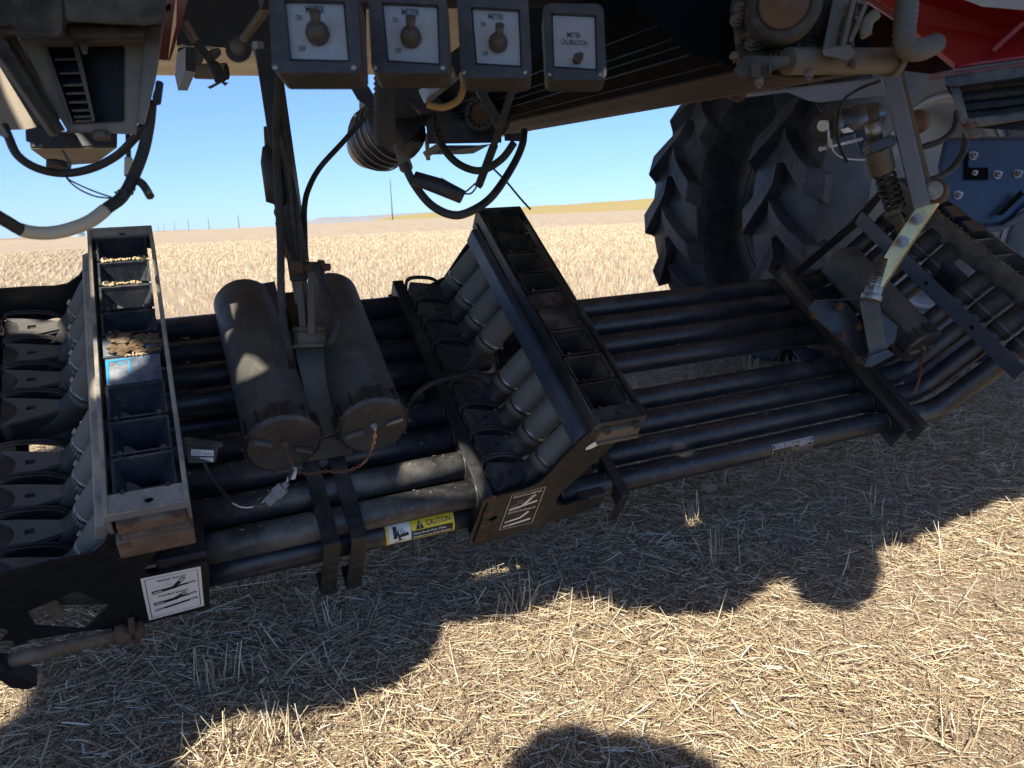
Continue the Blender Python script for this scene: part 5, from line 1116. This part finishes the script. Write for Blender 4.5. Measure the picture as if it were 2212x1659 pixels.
mb = MB(); mb.prism(pp(c2, [(750, 670), (900, 680), (1000, 850), (1170, 690), (1330, 760), (1440, 860), (1380, 900), (1180, 940), (960, 880), (820, 790)], 1.5), Fw*.08); mb.prism(pp(c2, [(1120, 700), (1400, 900), (1460, 880), (1370, 960), (1200, 1140), (1340, 1040), (1180, 1160), (1110, 1000)], 1.6), Fw*.1); mb.beam(P(*c2((1140, 700)), 1.45), P(*c2((1330, 880)), 1.45), .012, .02, Fw); mb.prism(pp(c2, [(1290, 960), (1370, 890), (1380, 950), (1340, 975)], 1.55), Fw*.02)
mb.build('clamp_cluster', BLKD, bevel=.003, label='tangle of dark clamps and straps between the ribbed hose and the trough', cat='clamps')
mb = MB(); mb.tube([P(*c2((1120, 1060)), 1.5), P(*c2((1165, 1200)), 1.5), P(*c2((1205, 1330)), 1.48)], [.012, .012, .0135], 16); mb.build('pale_pipe_fitting', TANM, label='pale rubber elbow below the ribbed hose', cat='fitting')
hose('hydraulic_hose', [(*c2((1190, 1300)), 1.45), (*c2((1270, 1460)), 1.45), (*c2((1400, 1620)), 1.45), (*c2((1560, 1700)), 1.45), (*c2((1700, 1680)), 1.46), (*c2((1880, 1560)), 1.5), (*c2((2040, 1330)), 1.6), (*c2((2120, 1160)), 1.65), (*c2((2140, 1040)), 1.7)], .0082, RUB, 'largest black hose loop hanging lowest in front of the field edge')
hose('hydraulic_hose', [(*c2((1450, 900)), 1.7), (*c2((1455, 1050)), 1.7), (*c2((1520, 1200)), 1.7), (*c2((1640, 1310)), 1.7), (*c2((1800, 1350)), 1.7), (*c2((1960, 1260)), 1.7), (*c2((2060, 1130)), 1.7)], .0085, RUB, 'smaller inner black hose loop below the trough end', extra=[(0, 8, .0115, RUB, 'hose_cuff')])
mb = MB(); mb.beam(P(*c2((2070, 640)), 1.3), P(*c2((1900, 1150)), 1.4), .0115, .008, Fw); mb.beam(P(*c2((1900, 1150)), 1.4), P(*c2((1780, 1470)), 1.5), .014, .01, Fw); mb.build('hanging_strap', RUB, label='long dark strap hanging down from the third switch box to the hose loop', cat='strap')
mb = MB(); mb.tube([P(*c2((1270, 1410)), 1.40), P(*c2((1480, 1480)), 1.4), P(*c2((1650, 1560)), 1.4)], [.013, .0155, .013], 12); mb.prism(pp(c2, [(1480, 1440), (1485, 1405), (1560, 1450), (1620, 1500), (1600, 1530)], 1.39), Fw*.01); mb.build('taped_connector', BLKD, label='black taped connector hanging level inside the big hose loop', cat='connector')
for i, pts in enumerate(([(1660, 1535), (1720, 1530), (1760, 1480), (1765, 1450)], [(1660, 1530), (1700, 1500), (1755, 1450)])):
    hose('thin_wire', [(*c2(q), 1.4) for q in pts], .0017, WIRE, ['lower thin purple wire leaving the taped connector', 'upper thin purple wire leaving the taped connector'][i], 'wire')
hose('conduit_line', [(*c2((870, 940)), 2.0), (*c2((700, 1130)), 1.95), (*c2((520, 1330)), 1.9), (*c2((430, 1500)), 1.85), (*c2((400, 1640)), 1.82), (658, 500, 1.78), (660, 560, 1.78)], .0070, RUB, 'long dark conduit curving from the fan housing down to the strut foot')
hose('wire_end', [(*c2((1900, 1340)), 1.6), (*c2((2000, 1440)), 1.6), (*c2((2100, 1560)), 1.6), (*c2((2190, 1660)), 1.6)], .0022, WIRE, 'stiff cut wire end pointing down right over the hill', 'wire')
mb = MB(); mb.prism(pp(c2, [(1360, 980), (1700, 960), (1960, 1060), (1960, 1130), (1380, 1140)], 2.1), Fw*.1); mb.prism(pp(c2, [(1980, 1060), (2110, 1050), (2105, 1120), (1985, 1115)], 1.9), Fw*.05)
mb.prism(pp(c2, [(1180, 640), (1980, 640), (2000, 900), (1960, 1060), (1360, 1000), (1180, 900)], 2.5), Fw*.1); mb.build('support_beam', BLK, label='black support beam under the round motor at the trough end', cat='beam')
mo = thing('drive_motor', P(*c2((1800, 910)), 2.0), 'round motor flange with rusty bolt circle behind the hanging strap', 'motor')
ma = camdir(-.3, .15, -.9).normalized(); mc = P(*c2((1790, 900)), 2.05)
mb = MB(); mb.lathe(mc, ma, [(-.12, .046), (0, .047), (.006, .045), (.0, .041), (.008, .038), (.0, .034)], 40); mb.build('motor_flange', BLK2, mo)
mb = MB(); mb.lathe(mc-ma*.01, ma, [(0, .034), (.006, .024), (.003, .014), (.010, .009), (.010, 0)], 30); x_, y_ = perp(ma)
for i in range(14): g_ = 2*math.pi*i/14; mb.tube([mc+(x_*math.cos(g_)+y_*math.sin(g_))*.034, mc+ma*.008+(x_*math.cos(g_)+y_*math.sin(g_))*.034], .0042, 6)
mb.build('bolt_circle', RUST, mo)
mb = MB(); mb.beam(P(*c2((1770, 680)), 1.9), P(*c2((1950, 1000)), 1.95), .022, .015, Fw); mb.build('motor_brace', BLKD, mo)
tcn = thing('tray_corner', P(*c2((1500, 1200)), 2.5), 'beige tray corner hanging below the round motor', 'tray')
mb = MB(); mb.hex8(pp(c2, [(1380, 1225), (1870, 1145), (1740, 1215), (1660, 1222)], 2.6), pp(c2, [(1400, 1195), (1870, 1140), (1780, 1150), (1500, 1150)], 2.7)); mb.beam(P(*c2((1350, 1230)), 2.5), P(*c2((1490, 1145)), 2.5), .02, .015, Fw); mb.tube([P(*c2((1365, 1060)), 2.4), P(*c2((1380, 1265)), 2.4)], .007, 8); mb.build('tray_piece', BEIGE, tcn, each=True)

# ------------------------------------------------------------------ things on the horizon
def azr(u, dist, hp=0):   # point at horizontal distance dist seen in column u
    d = Rt*((u-1106)/FPX)+Up*math.tan(pit)+Fw; d.z = 0; d.normalize(); return V((d.x*dist, d.y*dist, 0))
q = azr(849, 300); gz = CAMH+20/FPX*300-.8
up_ = thing('utility_pole', V((q.x, q.y, gz)), 'tall wooden utility pole beyond the field edge', 'utility pole')
mb = MB(); mb.tube([V((q.x, q.y, gz-1)), V((q.x, q.y, gz+15.5))], [.24, .16], 10); mb.build('pole_shaft', WOODM, up_)
mb = MB(); mb.beam(V((q.x-.3, q.y, gz+12.5)), V((q.x+.3, q.y, gz+12.5)), .1, .12); mb.build('crosspiece', WOODM, up_)
fp = [(341, 494, 500), (353, 493, 495), (372, 492, 480), (410, 492, 330), (419, 490, 420), (516, 486, 260), (447, 491, 300)]
ref = None
for i, (u, hv, dist) in enumerate([(341, 4, 520), (353, 4, 520), (376, 4, 400), (407, 6, 300), (451, 6, 260), (516, 8, 220)]):
    q = azr(u, dist); e_ = interp(EDGE, u)/FPX*dist+CAMH; hh = [5, 5, 5, 4.4, 3.8, 3.9][i]
    mb = MB(); mb.tube([V((q.x, q.y, e_-2)), V((q.x, q.y, e_+hh*.8))], [.11, .09], 8); mb.build('fence_post', WOODM, label='distant post on the field horizon, number %s from the left of the row' % ['one', 'two', 'three', 'four', 'five', 'six'][i], cat='post', group='posts along the far field edge')
lab = ['leftmost galvanised grain bin on the left horizon', 'second galvanised grain bin from the left on the horizon', 'third grain bin, partly behind the corner of the left tray', 'rightmost grain bin, standing behind the left tray top']
for i, (u, hp) in enumerate(((166, 0), (194, 1), (234, 3), (265, 4))):
    q = azr(u, 620); bz_ = 2.2; b_ = thing('grain_bin', V((q.x, q.y, bz_)), lab[i], 'grain bin', 'grain bins on the horizon')
    mb = MB(); mb.lathe(V((q.x, q.y, bz_)), V((0, 0, 1)), [(0, 5.2), (3.6+i*.5, 5.2)], 28); mb.build('bin_wall', GALV, b_)
    mb = MB(); mb.lathe(V((q.x, q.y, bz_+3.6+i*.5)), V((0, 0, 1)), [(0, 5.5), (2.2, .8), (2.6, .7), (2.7, 0)], 28); mb.build('bin_roof', GALV, b_)
a_ = azr(1407, 330); b_ = azr(1120, 300)
for i, dz in enumerate((0, -3.2)):
    mb = MB(); p0 = V((a_.x*1.3, a_.y*1.3, 34+dz+6)); p1 = V((b_.x, b_.y, 17+dz*1.1)); p1 = p1+(p1-p0)*.1; mid = p0.lerp(p1, .5)-V((0, 0, .8)); mb.tube(smooth([p0, mid, p1], 8), .022, 6)
    mb.build('power_line', WOODM, label=['upper of two thin power lines crossing the sky left of the tyres', 'lower of two thin power lines crossing the sky left of the tyres'][i], cat='power line')

# ------------------------------------------------------------------ cart deck overhead, its unseen outline and holes shaped to cast the shade
ZD = 2.3
def back(p, z=ZD): k = (z-p.z)/(-LD.z); return p-LD*k
gnd = lambda u, v: hit(u, v, V((0, 0, 0)), V((0, 0, 1)))
edge = [(-700, 2300), (1700, 2300), (1580, 1720), (1536, 1643), (1451, 1608), (1336, 1589), (1233, 1570), (1167, 1584), (1106, 1644), (1060, 1730), (600, 1760), (395, 1659), (440, 1600), (500, 1560), (560, 1545), (640, 1560), (740, 1535), (830, 1500), (880, 1475), (933, 1425), (957, 1381), (962, 1345), (1055, 1343), (1173, 1319), (1222, 1283), (1287, 1302), (1342, 1324), (1536, 1330), (1591, 1330), (1640, 1290), (1695, 1258), (1731, 1309), (1844, 1323), (1890, 1290), (1908, 1236), (1897, 1191), (1964, 1183), (2012, 1158), (2100, 1120), (2212, 1080), (2600, 990)]  # deck edge traced back from the ground shadow, lower lobe added for its shadow
e2 = []; R_ = random.Random(12)
for a, b_ in zip(edge, edge[1:]):
    e2.append(a); L = math.hypot(b_[0]-a[0], b_[1]-a[1]); k = int(L/26) if a[1] < 1800 and b_[1] < 1800 else 0
    for i in range(1, k): f = i/k; e2.append((a[0]+(b_[0]-a[0])*f+R_.uniform(-4, 4), a[1]+(b_[1]-a[1])*f+R_.choice((0, 0, -9, 7))+R_.uniform(-3, 3)))
e2.append(edge[-1]); near = [back(gnd(*q)) for q in e2]
farp = P(560, 163, 1.0); 
def deckpt(u, v): return hit(u, v, V((0, 0, ZD)), V((0, 0, 1)))
fe = [deckpt(2400, 95), deckpt(1100, 150), deckpt(560, 163), deckpt(-200, 168)]
poly = near+[V((4.2, 2.2, ZD)), V((4.4, 5.2, ZD)), deckpt(1750, 250), deckpt(1470, 224), deckpt(1250, 200), deckpt(1100, 158), deckpt(560, 164), deckpt(340, 163), V((-2.6, 4.9, ZD)), V((-3.3, 3.4, ZD)), V((-3.3, near[0].y, ZD))]
holes = []
def hole(pts, f): holes.append([back(f(*q)) for q in pts])  # openings added to the deck to let sun patches through
hole([(-40, 1475), (20, 1456), (50, 1450), (75, 1480), (55, 1540), (0, 1575), (-40, 1590)], gnd)
hole([(1482, 1132), (1500, 1127), (1518, 1132), (1515, 1143), (1498, 1147), (1484, 1142)], gnd)
mn = lambda nn: (lambda u, v: Mn(u, v, nn))
ms_ = lambda ss: (lambda u, v: Ms(u, v, ss))
# sun patches on the machine
hole([(865, 1000), (905, 985), (1004, 964), (1020, 985), (1044, 1020), (1040, 1082), (940, 1080), (890, 1078), (830, 1070), (835, 1060), (858, 1045), (862, 1020)], mn(.13))
hole([(474, 640), (500, 645), (520, 668), (512, 700), (505, 735), (494, 728), (486, 745), (474, 690)], mn(.25))
hole([(500, 795), (530, 768), (560, 780), (590, 810), (570, 825), (540, 830), (500, 822)], mn(.29))
hole([(198, 528), (214, 545), (330, 560), (345, 640), (290, 640), (240, 655), (200, 648)], mn(.39))
hole([(205, 745), (290, 742), (322, 760), (315, 790), (250, 828), (232, 826), (235, 870), (214, 870), (165, 838), (178, 800), (208, 790)], mn(.38))
hole([(10, 692), (60, 685), (90, 700), (140, 690), (145, 730), (110, 740), (70, 725), (15, 722)], mn(.16))
dk = thing('cart_deck', V((0, 2.5, ZD)), 'dusty beige underside of the seed cart deck at the top edge, its unseen outline and holes shaped for the shade', 'deck')
mb = MB(); mb.prism(poly, V((0, 0, .012)), holes); mb.build('deck_shade_sheet', DECKM, dk)
